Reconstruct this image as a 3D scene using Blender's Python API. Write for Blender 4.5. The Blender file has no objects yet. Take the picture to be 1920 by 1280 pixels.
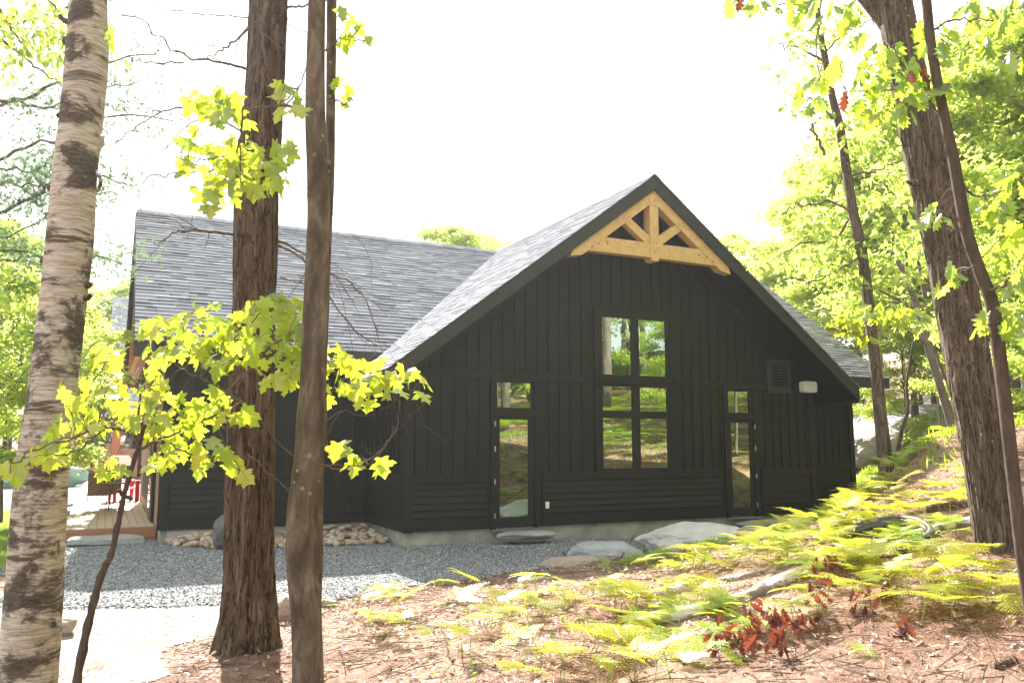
import bpy, math, random
import numpy as np
from mathutils import Vector, Matrix, Quaternion
R_ = math.radians
random.seed(7); rng = np.random.default_rng(7)
SC = bpy.context.scene
COL = SC.collection

# ------------------------------------------------------------------ camera
FPX = 1540.0
YAW = R_(26.3); PIT = math.atan2(193, 1540.0)
CF = Vector((math.sin(YAW)*math.cos(PIT), math.cos(YAW)*math.cos(PIT), math.sin(PIT)))
CR = Vector((math.cos(YAW), -math.sin(YAW), 0)); CU = CR.cross(CF)
CC = Vector((0, 0, 1.5))
cam = bpy.data.cameras.new('camera'); cam.lens = FPX/1920*36; cam.sensor_width = 36
cam.clip_start = 0.05; cam.clip_end = 2000
camo = bpy.data.objects.new('camera', cam); COL.objects.link(camo)
M = Matrix((CR, CU, -CF)).transposed().to_4x4(); M.translation = CC
camo.matrix_world = M
SC.camera = camo

def at(px, py, d):            # a photo pixel at horizontal distance d -> world point
    r = CF*FPX + CR*(px-960) - CU*(py-640)
    return CC + r*(d/math.hypot(r.x, r.y))

# ------------------------------------------------------------------ light
SUN_AZ, SUN_EL = 6.0, 39.6     # azimuth from +Y towards +X
world = bpy.data.worlds.new('World'); SC.world = world; world.use_nodes = True
nt = world.node_tree; nt.nodes.clear()
wo = nt.nodes.new('ShaderNodeOutputWorld'); bg = nt.nodes.new('ShaderNodeBackground')
sky = nt.nodes.new('ShaderNodeTexSky'); sky.sky_type = 'NISHITA'; sky.sun_disc = False
sky.sun_elevation = R_(SUN_EL); sky.sun_rotation = R_(SUN_AZ)
sky.air_density = 1.0; sky.dust_density = 5.0; sky.ozone_density = 1.0
# thin bright summer overcast veil mixed over the blue
tc = nt.nodes.new('ShaderNodeTexCoord'); no = nt.nodes.new('ShaderNodeTexNoise')
no.inputs['Scale'].default_value = 1.6; no.inputs['Detail'].default_value = 5
nt.links.new(tc.outputs['Generated'], no.inputs['Vector'])
rp = nt.nodes.new('ShaderNodeMapRange'); rp.inputs[1].default_value = .25; rp.inputs[2].default_value = .6
rp.inputs[3].default_value = .6; rp.inputs[4].default_value = .95
nt.links.new(no.outputs['Fac'], rp.inputs[0])
mx = nt.nodes.new('ShaderNodeMixRGB'); mx.inputs[2].default_value = (7.4, 7.8, 8.0, 1)
nt.links.new(rp.outputs[0], mx.inputs[0]); nt.links.new(sky.outputs[0], mx.inputs[1])
nt.links.new(mx.outputs[0], bg.inputs[0]); bg.inputs[1].default_value = 0.056
nt.links.new(bg.outputs[0], wo.inputs[0])
sun = bpy.data.lights.new('sun', 'SUN'); sun.energy = 5.0; sun.angle = R_(.6); sun.color = (1, .965, .90)
suno = bpy.data.objects.new('sun', sun); COL.objects.link(suno)
sd = Vector((math.sin(R_(SUN_AZ))*math.cos(R_(SUN_EL)), math.cos(R_(SUN_AZ))*math.cos(R_(SUN_EL)), math.sin(R_(SUN_EL))))
suno.rotation_euler = sd.to_track_quat('Z', 'Y').to_euler()
vs = SC.view_settings
vs.view_transform = 'Standard'; vs.look = 'None'; vs.gamma = 1; vs.exposure = 2.27
SC.cycles.max_bounces = 7; SC.cycles.diffuse_bounces = 3; SC.cycles.glossy_bounces = 3
SC.cycles.transmission_bounces = 4

# ------------------------------------------------------------------ materials
MATS = {}
class NT:
    def __init__(s, name):
        s.m = bpy.data.materials.new(name); s.m.use_nodes = True; s.t = s.m.node_tree
        s.t.nodes.clear(); s.out = s.n('ShaderNodeOutputMaterial'); MATS[name] = s.m
    def n(s, typ, **kw):
        o = s.t.nodes.new(typ)
        for k, v in kw.items():
            if k[0] == '_': setattr(o, k[1:], v)
            else: o.inputs[k.replace('__', ' ')].default_value = v
        return o
    def l(s, a, b): s.t.links.new(a, b)
    def coord(s, scale=(1, 1, 1), space='Object'):
        tc = s.n('ShaderNodeTexCoord'); mp = s.n('ShaderNodeMapping'); mp.inputs['Scale'].default_value = scale
        s.l(tc.outputs[space], mp.inputs[0]); return mp.outputs[0]
    def noise(s, vec, scale, detail=4, rough=.55, dist=0):
        o = s.n('ShaderNodeTexNoise', Scale=scale, Detail=detail, Roughness=rough, Distortion=dist)
        if vec is not None: s.l(vec, o.inputs['Vector'])
        return o.outputs['Fac']
    def ramp(s, fac, stops):
        o = s.n('ShaderNodeValToRGB'); e = o.color_ramp.elements
        while len(e) < len(stops): e.new(.5)
        for i, (p, c) in enumerate(stops):
            e[i].position = p; e[i].color = tuple(c)+(1,) if len(c) == 3 else c
        s.l(fac, o.inputs[0]); return o.outputs[0]
    def mix(s, f, a, b, mode='MIX'):
        o = s.n('ShaderNodeMixRGB', _blend_type=mode)
        for i, v in enumerate((f, a, b)):
            if isinstance(v, (int, float)): o.inputs[i].default_value = v
            elif isinstance(v, tuple): o.inputs[i].default_value = v+(1,)
            else: s.l(v, o.inputs[i])
        return o.outputs[0]
    def math(s, op, a, b=0.0):
        o = s.n('ShaderNodeMath', _operation=op)
        for i, v in enumerate((a, b)):
            if isinstance(v, (int, float)): o.inputs[i].default_value = v
            else: s.l(v, o.inputs[i])
        return o.outputs[0]
    def island(s): return s.n('ShaderNodeNewGeometry').outputs['Random Per Island']
    def objrand(s): return s.n('ShaderNodeObjectInfo').outputs['Random']
    def bump(s, h, strength=.5, dist=.02):
        o = s.n('ShaderNodeBump', Strength=strength, Distance=dist); s.l(h, o.inputs['Height']); return o.outputs[0]
    def pbr(s, col, rough=.8, bump=None, metal=0, spec=.3):
        o = s.n('ShaderNodeBsdfPrincipled', Roughness=rough, Metallic=metal)
        o.inputs['Specular IOR Level'].default_value = spec
        if isinstance(col, tuple): o.inputs['Base Color'].default_value = col+(1,)
        else: s.l(col, o.inputs['Base Color'])
        if bump is not None: s.l(bump, o.inputs['Normal'])
        s.l(o.outputs[0], s.out.inputs[0]); return s.m

def m_simple(name, c, rough=.8, var=.25, scale=6, b=.3, spec=.3, metal=0, stretch=(1, 1, 1)):
    t = NT(name); v = t.coord(stretch); n = t.noise(v, scale, 6)
    lo = tuple(x*(1-var) for x in c); hi = tuple(min(1, x*(1+var)) for x in c)
    return t.pbr(t.ramp(n, [(.3, lo), (.7, hi)]), rough, t.bump(n, b, .01), metal, spec)

# dark stained siding: very dark brown, fine grain, slight weathering
def m_siding(name, c):
    t = NT(name); v = t.coord((1, 1, .12)); g = t.noise(v, 55, 6, .6); w = t.noise(t.coord(), 1.3, 5)
    col = t.ramp(g, [(.3, tuple(x*.78 for x in c)), (.7, tuple(x*1.2 for x in c))])
    col = t.mix(t.math('MULTIPLY', w, .5), col, tuple(x*1.5 for x in c))
    r = t.noise(t.coord(), 2.2, 4)
    col = t.mix(t.math('MULTIPLY', t.island(), .35), col, tuple(x*1.45 for x in c))
    return t.pbr(col, .62, t.bump(g, .35, .004), spec=.22)
m_siding('siding', (.0145, .0145, .0095)); m_siding('trim', (.0155, .0143, .0105)); m_siding('fascia', (.030, .031, .026))
m_siding('doorpaint', (.016, .015, .013))
m_siding('brown_siding', (.22, .11, .065))
m_siding('soffit', (.020, .019, .015))
def m_wood(name, c, knots=.5, axis=(1, 1, 1)):
    t = NT(name); v = t.coord(axis); g = t.noise(v, 9, 7, .6, .6)
    col = t.ramp(g, [(.25, tuple(x*.72 for x in c)), (.55, c), (.8, tuple(min(1, x*1.18) for x in c))])
    vo = t.n('ShaderNodeTexVoronoi', Scale=5.0); t.l(t.coord((1, 1, 1)), vo.inputs['Vector'])
    k = t.ramp(vo.outputs['Distance'], [(.05, (1, 1, 1)), (.13, (0, 0, 0))])
    col = t.mix(t.mix(1.0, k, (knots,)*3, 'MULTIPLY'), col, tuple(x*.4 for x in c))
    col = t.mix(t.math('MULTIPLY', t.island(), .25), col, tuple(x*.7 for x in c))
    return t.pbr(col, .55, t.bump(g, .2, .004), spec=.35)
m_wood('timber', (.64, .42, .17), .7, (1, 1, 1)); m_wood('cedar', (.42, .21, .11), .5, (.3, 3, 3))
m_wood('deckwood', (.50, .36, .26), .35, (4, .25, 4)); m_wood('orange_post', (.5, .17, .06), .3, (3, 3, .4))
m_wood('orange_rim', (.36, .17, .085), .5, (.3, 3, 3))
# asphalt shingles
t = NT('shingle'); v = t.coord(); n1 = t.noise(v, 90, 3, .7); isl = t.island(); n3 = t.noise(v, .9, 4)
col = t.ramp(isl, [(0, (.24, .25, .27)), (.3, (.29, .30, .32)), (.7, (.34, .35, .37)), (1, (.41, .42, .44))])
col = t.mix(t.math('MULTIPLY', n1, .5), col, (.08, .08, .09)); col = t.mix(t.math('MULTIPLY', n3, .3), col, (.26, .26, .27))
t.pbr(col, 1.0, t.bump(n1, .35, .004), spec=0.0)
m_simple('shingle_shadow', (.045, .046, .055), 1, .3, 30, .3, spec=0)  # dark colour for the shadow lines painted below the shingle butts
m_simple('concrete', (.30, .29, .24), .9, .3, 3, .3)
m_simple('outlet', (.75, .74, .70), .4, .02); m_simple('speaker', (.62, .66, .58), .4, .03)
m_simple('black', (.003, .003, .003), .9, .1, spec=0)
m_simple('metal', (.55, .55, .56), .35, .1, metal=1); m_simple('blackmetal', (.02, .02, .02), .4, .1, spec=.5)
m_simple('red', (.62, .03, .04), .4, .08); m_simple('wicker', (.17, .11, .07), .6, .4, 60, .6)
m_simple('hose', (.035, .033, .035), .35, .3, 20, .3, spec=.6)
m_simple('tarp', (.16, .28, .25), .5, .2, 5, .4)
def m_rock(name, a, b, c, rough=.85):
    t = NT(name); v = t.coord(); n1 = t.noise(v, 2.2, 8, .6); n2 = t.noise(v, 22, 6, .65); n3 = t.noise(t.coord((1, 1, 4)), 3, 5, .6, .8)
    col = t.ramp(n1, [(.3, a), (.55, b), (.75, c)]); col = t.mix(t.math('MULTIPLY', n2, .6), col, tuple(x*.45 for x in b))
    col = t.mix(t.math('MULTIPLY', n3, .35), col, c)
    h = t.math('ADD', n2, t.math('MULTIPLY', n1, 2)); return t.pbr(col, rough, t.bump(h, .7, .03), spec=.25)
m_rock('granite', (.32, .30, .27), (.55, .53, .49), (.70, .67, .62)); m_rock('darkrock', (.07, .065, .065), (.15, .14, .14), (.25, .24, .24))
m_rock('sandstone', (.24, .18, .13), (.36, .28, .21), (.45, .37, .30)); m_rock('slab', (.24, .25, .25), (.36, .37, .36), (.46, .46, .45))
m_rock('outcrop', (.30, .28, .27), (.50, .47, .45), (.62, .58, .56))
t = NT('cobble'); r = t.objrand(); n = t.noise(t.coord(), 9, 5)
col = t.ramp(r, [(0, (.28, .19, .12)), (.3, (.42, .31, .20)), (.6, (.50, .42, .30)), (.85, (.36, .27, .19)), (1, (.55, .50, .42))])
t.pbr(t.mix(t.math('MULTIPLY', n, .4), col, (.22, .16, .11)), .8, t.bump(n, .3, .01))
t = NT('gravelstone'); r = t.island(); n = t.noise(t.coord(), 40, 3)
t.pbr(t.ramp(r, [(0, (.09, .095, .095)), (.4, (.18, .188, .19)), (.75, (.27, .275, .275)), (1, (.44, .43, .41))]), .8)
t = NT('gravelbed'); v = t.coord(); vo = t.n('ShaderNodeTexVoronoi', Scale=38.0); t.l(v, vo.inputs['Vector']); n = t.noise(v, 1.2, 5)
col = t.ramp(vo.outputs['Color'], [(.15, (.08, .085, .085)), (.5, (.18, .187, .187)), (.9, (.30, .305, .30))])
t.pbr(t.mix(t.math('MULTIPLY', n, .35), col, (.30, .28, .26)), .9, t.bump(t.math('SUBTRACT', 1.0, vo.outputs['Distance']), .8, .02))
# forest floor: rusty needles and bleached leaves
t = NT('needlefloor'); v = t.coord(); n1 = t.noise(v, 1.1, 6, .6); n2 = t.noise(v, 45, 8, .75, 1.2); n3 = t.noise(v, 9, 6, .6, .6)
c = t.ramp(n2, [(.33, (.045, .02, .014)), (.46, (.15, .075, .052)), (.58, (.36, .22, .155)), (.70, (.62, .49, .38))])
c = t.mix(t.ramp(n3, [(.50, (0, 0, 0)), (.66, (.75, .75, .75))]), c, (.10, .042, .028))
c = t.mix(t.ramp(n1, [(.42, (0, 0, 0)), (.58, (.5, .5, .5))]), c, (.52, .38, .29))
t.pbr(c, .95, t.bump(t.math('ADD', n2, n3), .9, .04), spec=.1)
t = NT('sandmat'); v = t.coord(); n1 = t.noise(v, 2.2, 7, .65); n2 = t.noise(v, 60, 5, .7)
c = t.ramp(n1, [(.3, (.30, .255, .22)), (.5, (.45, .40, .36)), (.75, (.54, .50, .46))]); c = t.mix(t.math('MULTIPLY', n2, .5), c, (.22, .15, .11))
t.pbr(c, .95, t.bump(t.math('ADD', n1, n2), .9, .05), spec=.1)
t = NT('lawnmat'); v = t.coord(); n1 = t.noise(v, 1.5, 6, .6); n2 = t.noise(v, 60, 5, .7)
c = t.ramp(n2, [(.3, (.06, .13, .015)), (.7, (.20, .30, .04))]); c = t.mix(t.ramp(n1, [(.5, (0, 0, 0)), (.75, (.6, .6, .6))]), c, (.3, .3, .1))
t.pbr(c, .9, t.bump(n2, .7, .04), spec=.1)
# leaves: diffuse + translucent, colour shifts leaf by leaf
def m_leaf(name, d, tr, hue, w=.55, gloss=.06, rnd='island'):
    t = NT(name); r = t.island() if rnd == 'island' else t.objrand()
    def three(c, f): return t.ramp(r, [(0, tuple(x*f[0] for x in c)), (.5, c), (1, tuple(min(1, a*b) for a, b in zip(c, f[1])))])
    cd = three(d, (.7, hue)); ct = three(tr, (.72, hue))
    a = t.n('ShaderNodeBsdfDiffuse'); b = t.n('ShaderNodeBsdfTranslucent'); t.l(cd, a.inputs[0]); t.l(ct, b.inputs[0])
    m = t.n('ShaderNodeMixShader'); m.inputs[0].default_value = w; t.l(a.outputs[0], m.inputs[1]); t.l(b.outputs[0], m.inputs[2])
    g = t.n('ShaderNodeBsdfGlossy', Roughness=.35); g.inputs[0].default_value = (1, 1, 1, 1)
    fr = t.n('ShaderNodeMixShader'); fr.inputs[0].default_value = gloss
    t.l(m.outputs[0], fr.inputs[1]); t.l(g.outputs[0], fr.inputs[2]); t.l(fr.outputs[0], t.out.inputs[0]); return t.m
m_leaf('mapleleaf', (.10, .17, .02), (.57, .70, .03), (1.35, 1.06, 1), .64)
m_leaf('oakleaf', (.09, .17, .025), (.46, .64, .04), (1.35, 1.08, 1), .62)
m_leaf('farleaf', (.18, .27, .06), (.64, .80, .15), (1.4, 1.08, 1), .66, .03)
m_leaf('darkleaf', (.10, .17, .04), (.34, .50, .09), (1.4, 1.15, 1), .45, .03)
m_leaf('needle', (.12, .19, .09), (.24, .36, .18), (1.2, 1.1, 1), .4, .04)
m_leaf('fern', (.24, .29, .03), (.80, .76, .06), (1.12, 1.03, 1), .55, .05, 'obj')
m_leaf('fernmass', (.20, .33, .03), (.62, .70, .05), (1.12, 1.03, 1), .55, .05)
m_leaf('grass', (.14, .22, .02), (.45, .58, .05), (1.3, 1.1, 1), .5, .04)
m_leaf('deadleaf', (.12, .038, .022), (.22, .045, .02), (1.5, 1.5, 1.4), .3, .04)
m_leaf('litter', (.34, .20, .135), (.2, .1, .06), (1.7, 2.0, 2.2), .15, .04)
def m_bark(name, dark, mid, light, sc=14, st=.18, lich=None, b=1.0, cut=(.35, .55, .75)):
    t = NT(name); v = t.coord((1, 1, st)); n1 = t.noise(v, sc, 8, .65, .5); n2 = t.noise(t.coord(), sc*3, 6, .7); n3 = t.noise(t.coord(), 1.6, 4)
    c = t.ramp(n1, [(cut[0], dark), (cut[1], mid), (cut[2], light)]); c = t.mix(t.math('MULTIPLY', n2, .45), c, dark)
    c = t.mix(t.math('MULTIPLY', n3, .4), c, mid)
    if st < .17:
        n5 = t.noise(t.coord((1, 1, .11)), sc*1.25, 3, .6, .3); f5 = t.math('ABSOLUTE', t.math('SUBTRACT', n5, .5)); c = t.mix(t.ramp(f5, [(.0, (.9, .9, .9)), (.045, (0, 0, 0))]), c, tuple(x*.35 for x in dark)); n1 = t.math('ADD', n1, t.math('MULTIPLY', f5, 3.0))
    if lich:
        vo = t.n('ShaderNodeTexVoronoi', Scale=16.0); t.l(t.coord(), vo.inputs['Vector'])
        k = t.ramp(vo.outputs['Distance'], [(.12, (1, 1, 1)), (.2, (0, 0, 0))]); n4 = t.noise(t.coord(), 2.5, 2)
        k = t.mix(1.0, k, t.ramp(n4, [(.5, (0, 0, 0)), (.6, (.6, .6, .6))]), 'MULTIPLY'); c = t.mix(k, c, lich)
    return t.pbr(c, .9, t.bump(t.math('ADD', n1, t.math('MULTIPLY', n2, .4)), b, .02), spec=.15)
m_bark('pinebark', (.030, .020, .013), (.125, .085, .055), (.27, .195, .14), 15, .16, None, 1, (.32, .5, .72))
m_bark('slimbark', (.055, .042, .030), (.14, .108, .080), (.26, .215, .165), 11, .35, (.34, .35, .28), .7, (.40, .52, .64))
m_bark('bigbark', (.045, .033, .023), (.16, .12, .085), (.31, .25, .19), 24, .10, (.42, .42, .34), 1, (.3, .5, .75))
m_bark('saplingbark', (.045, .032, .024), (.10, .072, .054), (.18, .14, .11), 20, .3, None, .5)
m_bark('farbark', (.09, .07, .06), (.18, .14, .12), (.30, .25, .22), 6, .3, None, .4)
m_bark('palebark', (.3, .26, .24), (.5, .46, .43), (.62, .58, .55), 5, 1.5, None, .3)
m_bark('twig', (.08, .055, .04), (.16, .12, .09), (.28, .22, .18), 20, .5, None, .4)
# paper birch bark
t = NT('birchbark'); v = t.coord((1, 1, 5.5)); n1 = t.noise(v, 2.6, 8, .7, .5); n2 = t.noise(t.coord((1, 1, 9)), 11, 6, .7, .3); n3 = t.noise(t.coord((1, 1, 1.7)), 2.3, 6, .62, .5); n4 = t.noise(t.coord((1, 1, 14)), 6, 5, .6)
c = t.ramp(n2, [(.3, (.22, .18, .13)), (.47, (.46, .41, .33)), (.68, (.68, .63, .55))])
c = t.mix(t.ramp(n4, [(.5, (0, 0, 0)), (.62, (.7, .7, .7))]), c, (.36, .22, .11))
c = t.mix(t.ramp(n1, [(.56, (0, 0, 0)), (.62, (.85, .85, .85))]), c, (.045, .034, .026))
n5 = t.noise(t.coord((1, 1, 3)), 26, 6, .75, .4); n3 = t.math('ADD', t.math('MULTIPLY', n3, .8), t.math('MULTIPLY', n5, .2))
c = t.mix(t.ramp(n3, [(.505, (0, 0, 0)), (.55, (.95, .95, .95))]), c, t.ramp(n5, [(.35, (.02, .016, .012)), (.7, (.16, .12, .09))]))
t.pbr(c, .8, t.bump(t.math('ADD', n2, n1), .8, .02), spec=.2)
t = NT('birchlogbark'); n1 = t.noise(t.coord((1, 1, 1)), 14, 6, .7); n2 = t.noise(t.coord((1, 1, 1)), 4, 5, .6)
c = t.ramp(n1, [(.3, (.34, .28, .22)), (.5, (.62, .57, .5)), (.7, (.75, .72, .66))]); c = t.mix(t.ramp(n2, [(.52, (0, 0, 0)), (.58, (.85, .85, .85))]), c, (.13, .09, .06)); t.pbr(c, .8, t.bump(n1, .6, .02))
# window glass: dark room behind, strong coated reflection
t = NT('glass'); d = t.n('ShaderNodeBsdfDiffuse'); d.inputs[0].default_value = (.006, .008, .007, 1)
g = t.n('ShaderNodeBsdfGlossy', Roughness=.012); g.inputs[0].default_value = (.84, 1, .80, 1)
nb = t.noise(t.coord(), 1.6, 2); t.l(t.bump(nb, .05, .02), g.inputs['Normal'])
m = t.n('ShaderNodeMixShader'); m.inputs[0].default_value = .52
t.l(d.outputs[0], m.inputs[1]); t.l(g.outputs[0], m.inputs[2]); t.l(m.outputs[0], t.out.inputs[0])

# ------------------------------------------------------------------ mesh helpers
def mk(name, V, F, mat, parent=None, smooth=False, loc=None):
    """F: list of (int array (n,k)) blocks"""
    if isinstance(F, np.ndarray): F = [F]
    me = bpy.data.meshes.new(name); V = np.asarray(V, np.float32)
    me.vertices.add(len(V)); me.vertices.foreach_set('co', V.ravel())
    F = [f for f in F if len(f)]
    flat = np.concatenate([f.ravel() for f in F]).astype(np.int32)
    tot = np.concatenate([np.full(len(f), f.shape[1], np.int32) for f in F])
    st = np.concatenate([[0], np.cumsum(tot)[:-1]]).astype(np.int32)
    me.loops.add(len(flat)); me.loops.foreach_set('vertex_index', flat)
    me.polygons.add(len(tot)); me.polygons.foreach_set('loop_start', st); me.polygons.foreach_set('loop_total', tot)
    me.polygons.foreach_set('use_smooth', np.full(len(tot), bool(smooth)))
    me.update(calc_edges=True); me.validate()
    me.materials.append(MATS[mat])
    o = bpy.data.objects.new(name, me); COL.objects.link(o)
    if parent: o.parent = parent
    if loc is not None: o.location = loc
    return o
class MB:
    def __init__(s): s.V = []; s.F = {}; s.n = 0
    def add(s, V, F):
        V = np.asarray(V, float)
        for f in (F if isinstance(F, list) else [F]):
            f = np.asarray(f); s.F.setdefault(f.shape[1], []).append(f+s.n)
        s.V.append(V); s.n += len(V); return s
    def box(s, x0, x1, y0, y1, z0, z1):
        return s.hexa([(x0, y0, z0), (x1, y0, z0), (x1, y1, z0), (x0, y1, z0), (x0, y0, z1), (x1, y0, z1), (x1, y1, z1), (x0, y1, z1)])
    def hexa(s, P):
        return s.add(P, np.array([[0, 3, 2, 1], [4, 5, 6, 7], [0, 1, 5, 4], [1, 2, 6, 5], [2, 3, 7, 6], [3, 0, 4, 7]]))
    def prism(s, poly, y0, y1):      # poly of (x,z), extruded along Y
        n = len(poly); V = [(x, y0, z) for x, z in poly]+[(x, y1, z) for x, z in poly]
        s.add(V, [np.array([list(range(n))]), np.array([list(range(2*n-1, n-1, -1))])]) if False else None
        q = np.array([[i, i+n, (i+1) % n+n, (i+1) % n] for i in range(n)])
        return s.add(V, [np.array([list(range(n))]), np.array([list(range(2*n-1, n-1, -1))]), q])
    def tube(s, P, r, seg=6, cap=True):
        V, F = tube(P, r, seg, cap); return s.add(V, F)
    def build(s, name, mat, parent=None, smooth=False, loc=None, rel=None):
        V = np.concatenate(s.V)
        if rel is not None: V = V-np.array(rel)
        return mk(name, V, [np.concatenate(v) for v in s.F.values()], mat, parent, smooth, loc)
def tube(P, r, seg=6, cap=True, wob=None):
    P = np.asarray([tuple(p) for p in P], float); n = len(P); r = np.broadcast_to(np.asarray(r, float), (n,))
    T = np.gradient(P, axis=0); T /= np.linalg.norm(T, axis=1)[:, None]+1e-9
    a = np.array([1., 0, 0]) if abs(T[0][0]) < .8 else np.array([0, 1., 0])
    A = np.zeros((n, 3)); 
    for i in range(n):
        a = a-T[i]*(a@T[i]); a /= np.linalg.norm(a)+1e-9; A[i] = a
    B = np.cross(T, A); th = np.linspace(0, 2*np.pi, seg, endpoint=False)
    rr = r[:, None]*(np.ones((n, seg)) if wob is None else wob)
    V = P[:, None]+rr[..., None]*(np.cos(th)[None, :, None]*A[:, None]+np.sin(th)[None, :, None]*B[:, None])
    V = V.reshape(-1, 3); i = np.arange(n-1)[:, None]*seg; j = np.arange(seg)[None]
    F = [np.stack([i+j, i+(j+1) % seg, i+seg+(j+1) % seg, i+seg+j], -1).reshape(-1, 4)]
    if cap: F.append(np.arange(seg)[::-1][None]); F.append((np.arange(seg)+(n-1)*seg)[None])
    return V, F
def spline(P, m):                # Catmull-Rom resample of control points to m points
    P = np.asarray([tuple(p) for p in P], float); n = len(P)
    if n == 2: return P[0]+(P[1]-P[0])*np.linspace(0, 1, m)[:, None]
    Q = np.vstack([2*P[0]-P[1], P, 2*P[-1]-P[-2]]); t = np.linspace(0, n-1-1e-6, m); i = t.astype(int); f = (t-i)[:, None]
    a, b, c, d = Q[i], Q[i+1], Q[i+2], Q[i+3]
    return .5*((2*b)+(-a+c)*f+(2*a-5*b+4*c-d)*f**2+(-a+3*b-3*c+d)*f**3)
def hash3(i, j, k):
    h = (i.astype(np.int64)*374761393+j.astype(np.int64)*668265263+k.astype(np.int64)*2147483647) & 0xffffffff
    h = ((h ^ (h >> 13))*1274126177) & 0xffffffff; return ((h ^ (h >> 16)) & 0xffff)/65535.
def vnoise(P, sc=1., oct=4):
    P = np.asarray(P, float)*sc; out = 0; amp = 1; tot = 0
    for _ in range(oct):
        i = np.floor(P).astype(np.int64); f = P-i; f = f*f*(3-2*f); v = 0
        for dx in (0, 1):
            for dy in (0, 1):
                for dz in (0, 1):
                    w = (f[..., 0] if dx else 1-f[..., 0])*(f[..., 1] if dy else 1-f[..., 1])*(f[..., 2] if dz else 1-f[..., 2])
                    v = v+w*hash3(i[..., 0]+dx, i[..., 1]+dy, i[..., 2]+dz)
        out = out+amp*v; tot += amp; amp *= .5; P = P*2.03+7.1
    return out/tot
def tag(o, label=None, cat=None, group=None, kind=None):
    if label: o['label'] = label
    if cat: o['category'] = cat
    if group: o['group'] = group
    if kind: o['kind'] = kind
    return o
def empty(name, loc, label=None, cat=None, group=None, parent=None):
    o = bpy.data.objects.new(name, None); COL.objects.link(o); o.location = loc; o.empty_display_size = .2
    if parent: o.parent = parent
    return tag(o, label, cat, group)
def rotmats(yaw, pitch, roll):
    cy, sy, cp, sp, cr, sr = np.cos(yaw), np.sin(yaw), np.cos(pitch), np.sin(pitch), np.cos(roll), np.sin(roll); z = np.zeros_like(cy); o = z+1
    Z = np.stack([cy, -sy, z, sy, cy, z, z, z, o], -1).reshape(-1, 3, 3)
    X = np.stack([o, z, z, z, cp, -sp, z, sp, cp], -1).reshape(-1, 3, 3)
    Yr = np.stack([cr, z, sr, z, o, z, -sr, z, cr], -1).reshape(-1, 3, 3)
    return Z@X@Yr
def inst(tv, tf, pos, Rm, sc):   # replicate a template into one mesh
    tv = np.asarray(tv, float); N = len(pos); sc = np.asarray(sc, float)
    sc = sc.reshape(N, 1, -1) if sc.ndim > 1 else sc.reshape(N, 1, 1)
    V = (tv[None]*sc)@Rm.transpose(0, 2, 1)+np.asarray(pos)[:, None]
    off = (np.arange(N)*len(tv))[:, None, None]
    return V.reshape(-1, 3), [(np.asarray(f)[None]+off).reshape(-1, np.asarray(f).shape[1]) for f in tf]
def leaf_frames(tip, nrm):       # template: +Y tip, +Z normal
    tip = tip/np.linalg.norm(tip, axis=1)[:, None]; nrm = nrm-tip*np.sum(nrm*tip, 1)[:, None]; nrm /= np.linalg.norm(nrm, axis=1)[:, None]+1e-9
    return np.stack([np.cross(tip, nrm), tip, nrm], -1)
half = [(.07, -.05), (.20, -.10), (.33, -.05), (.24, .06), (.30, .16), (.44, .17), (.62, .34), (.46, .37), (.40, .46), (.22, .44), (.24, .60), (.32, .70), (.19, .74), (.11, .84)]
pts = [(0, 0)]+half+[(0, 1.0)]+[(-x, y) for x, y in half[::-1]]
MV = [(0, .32, 0)]+[(x, y, -.22*abs(x)-.16*y*y+.03*math.sin(9*x)) for x, y in pts]
MF = [np.array([[0, i+1, (i+1) % len(pts)+1] for i in range(len(pts))])]
half = [(.05, .02), (.16, .1), (.10, .2), (.30, .34), (.16, .42), (.36, .6), (.17, .66), (.26, .8), (.10, .84)]
pts = [(0, 0)]+half+[(0, 1.0)]+[(-x, y) for x, y in half[::-1]]
OV = [(0, .45, 0)]+[(x, y, -.25*abs(x)-.2*y*y) for x, y in pts]
OF = [np.array([[0, i+1, (i+1) % len(pts)+1] for i in range(len(pts))])]
QV = [(0, 0, 0), (.34, .38, -.08), (.12, .55, -.02), (0, 1, -.14), (-.12, .55, -.02), (-.34, .38, -.08)]   # small 3-lobed leaf
QF = [np.array([[0, 1, 2], [0, 2, 4], [0, 4, 5], [2, 3, 4]])]
NV = [(0, 0, 0), (.28, .5, -.05), (0, 1, -.1), (-.28, .5, -.05)]; NF = [np.array([[0, 1, 2, 3]])]

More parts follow.
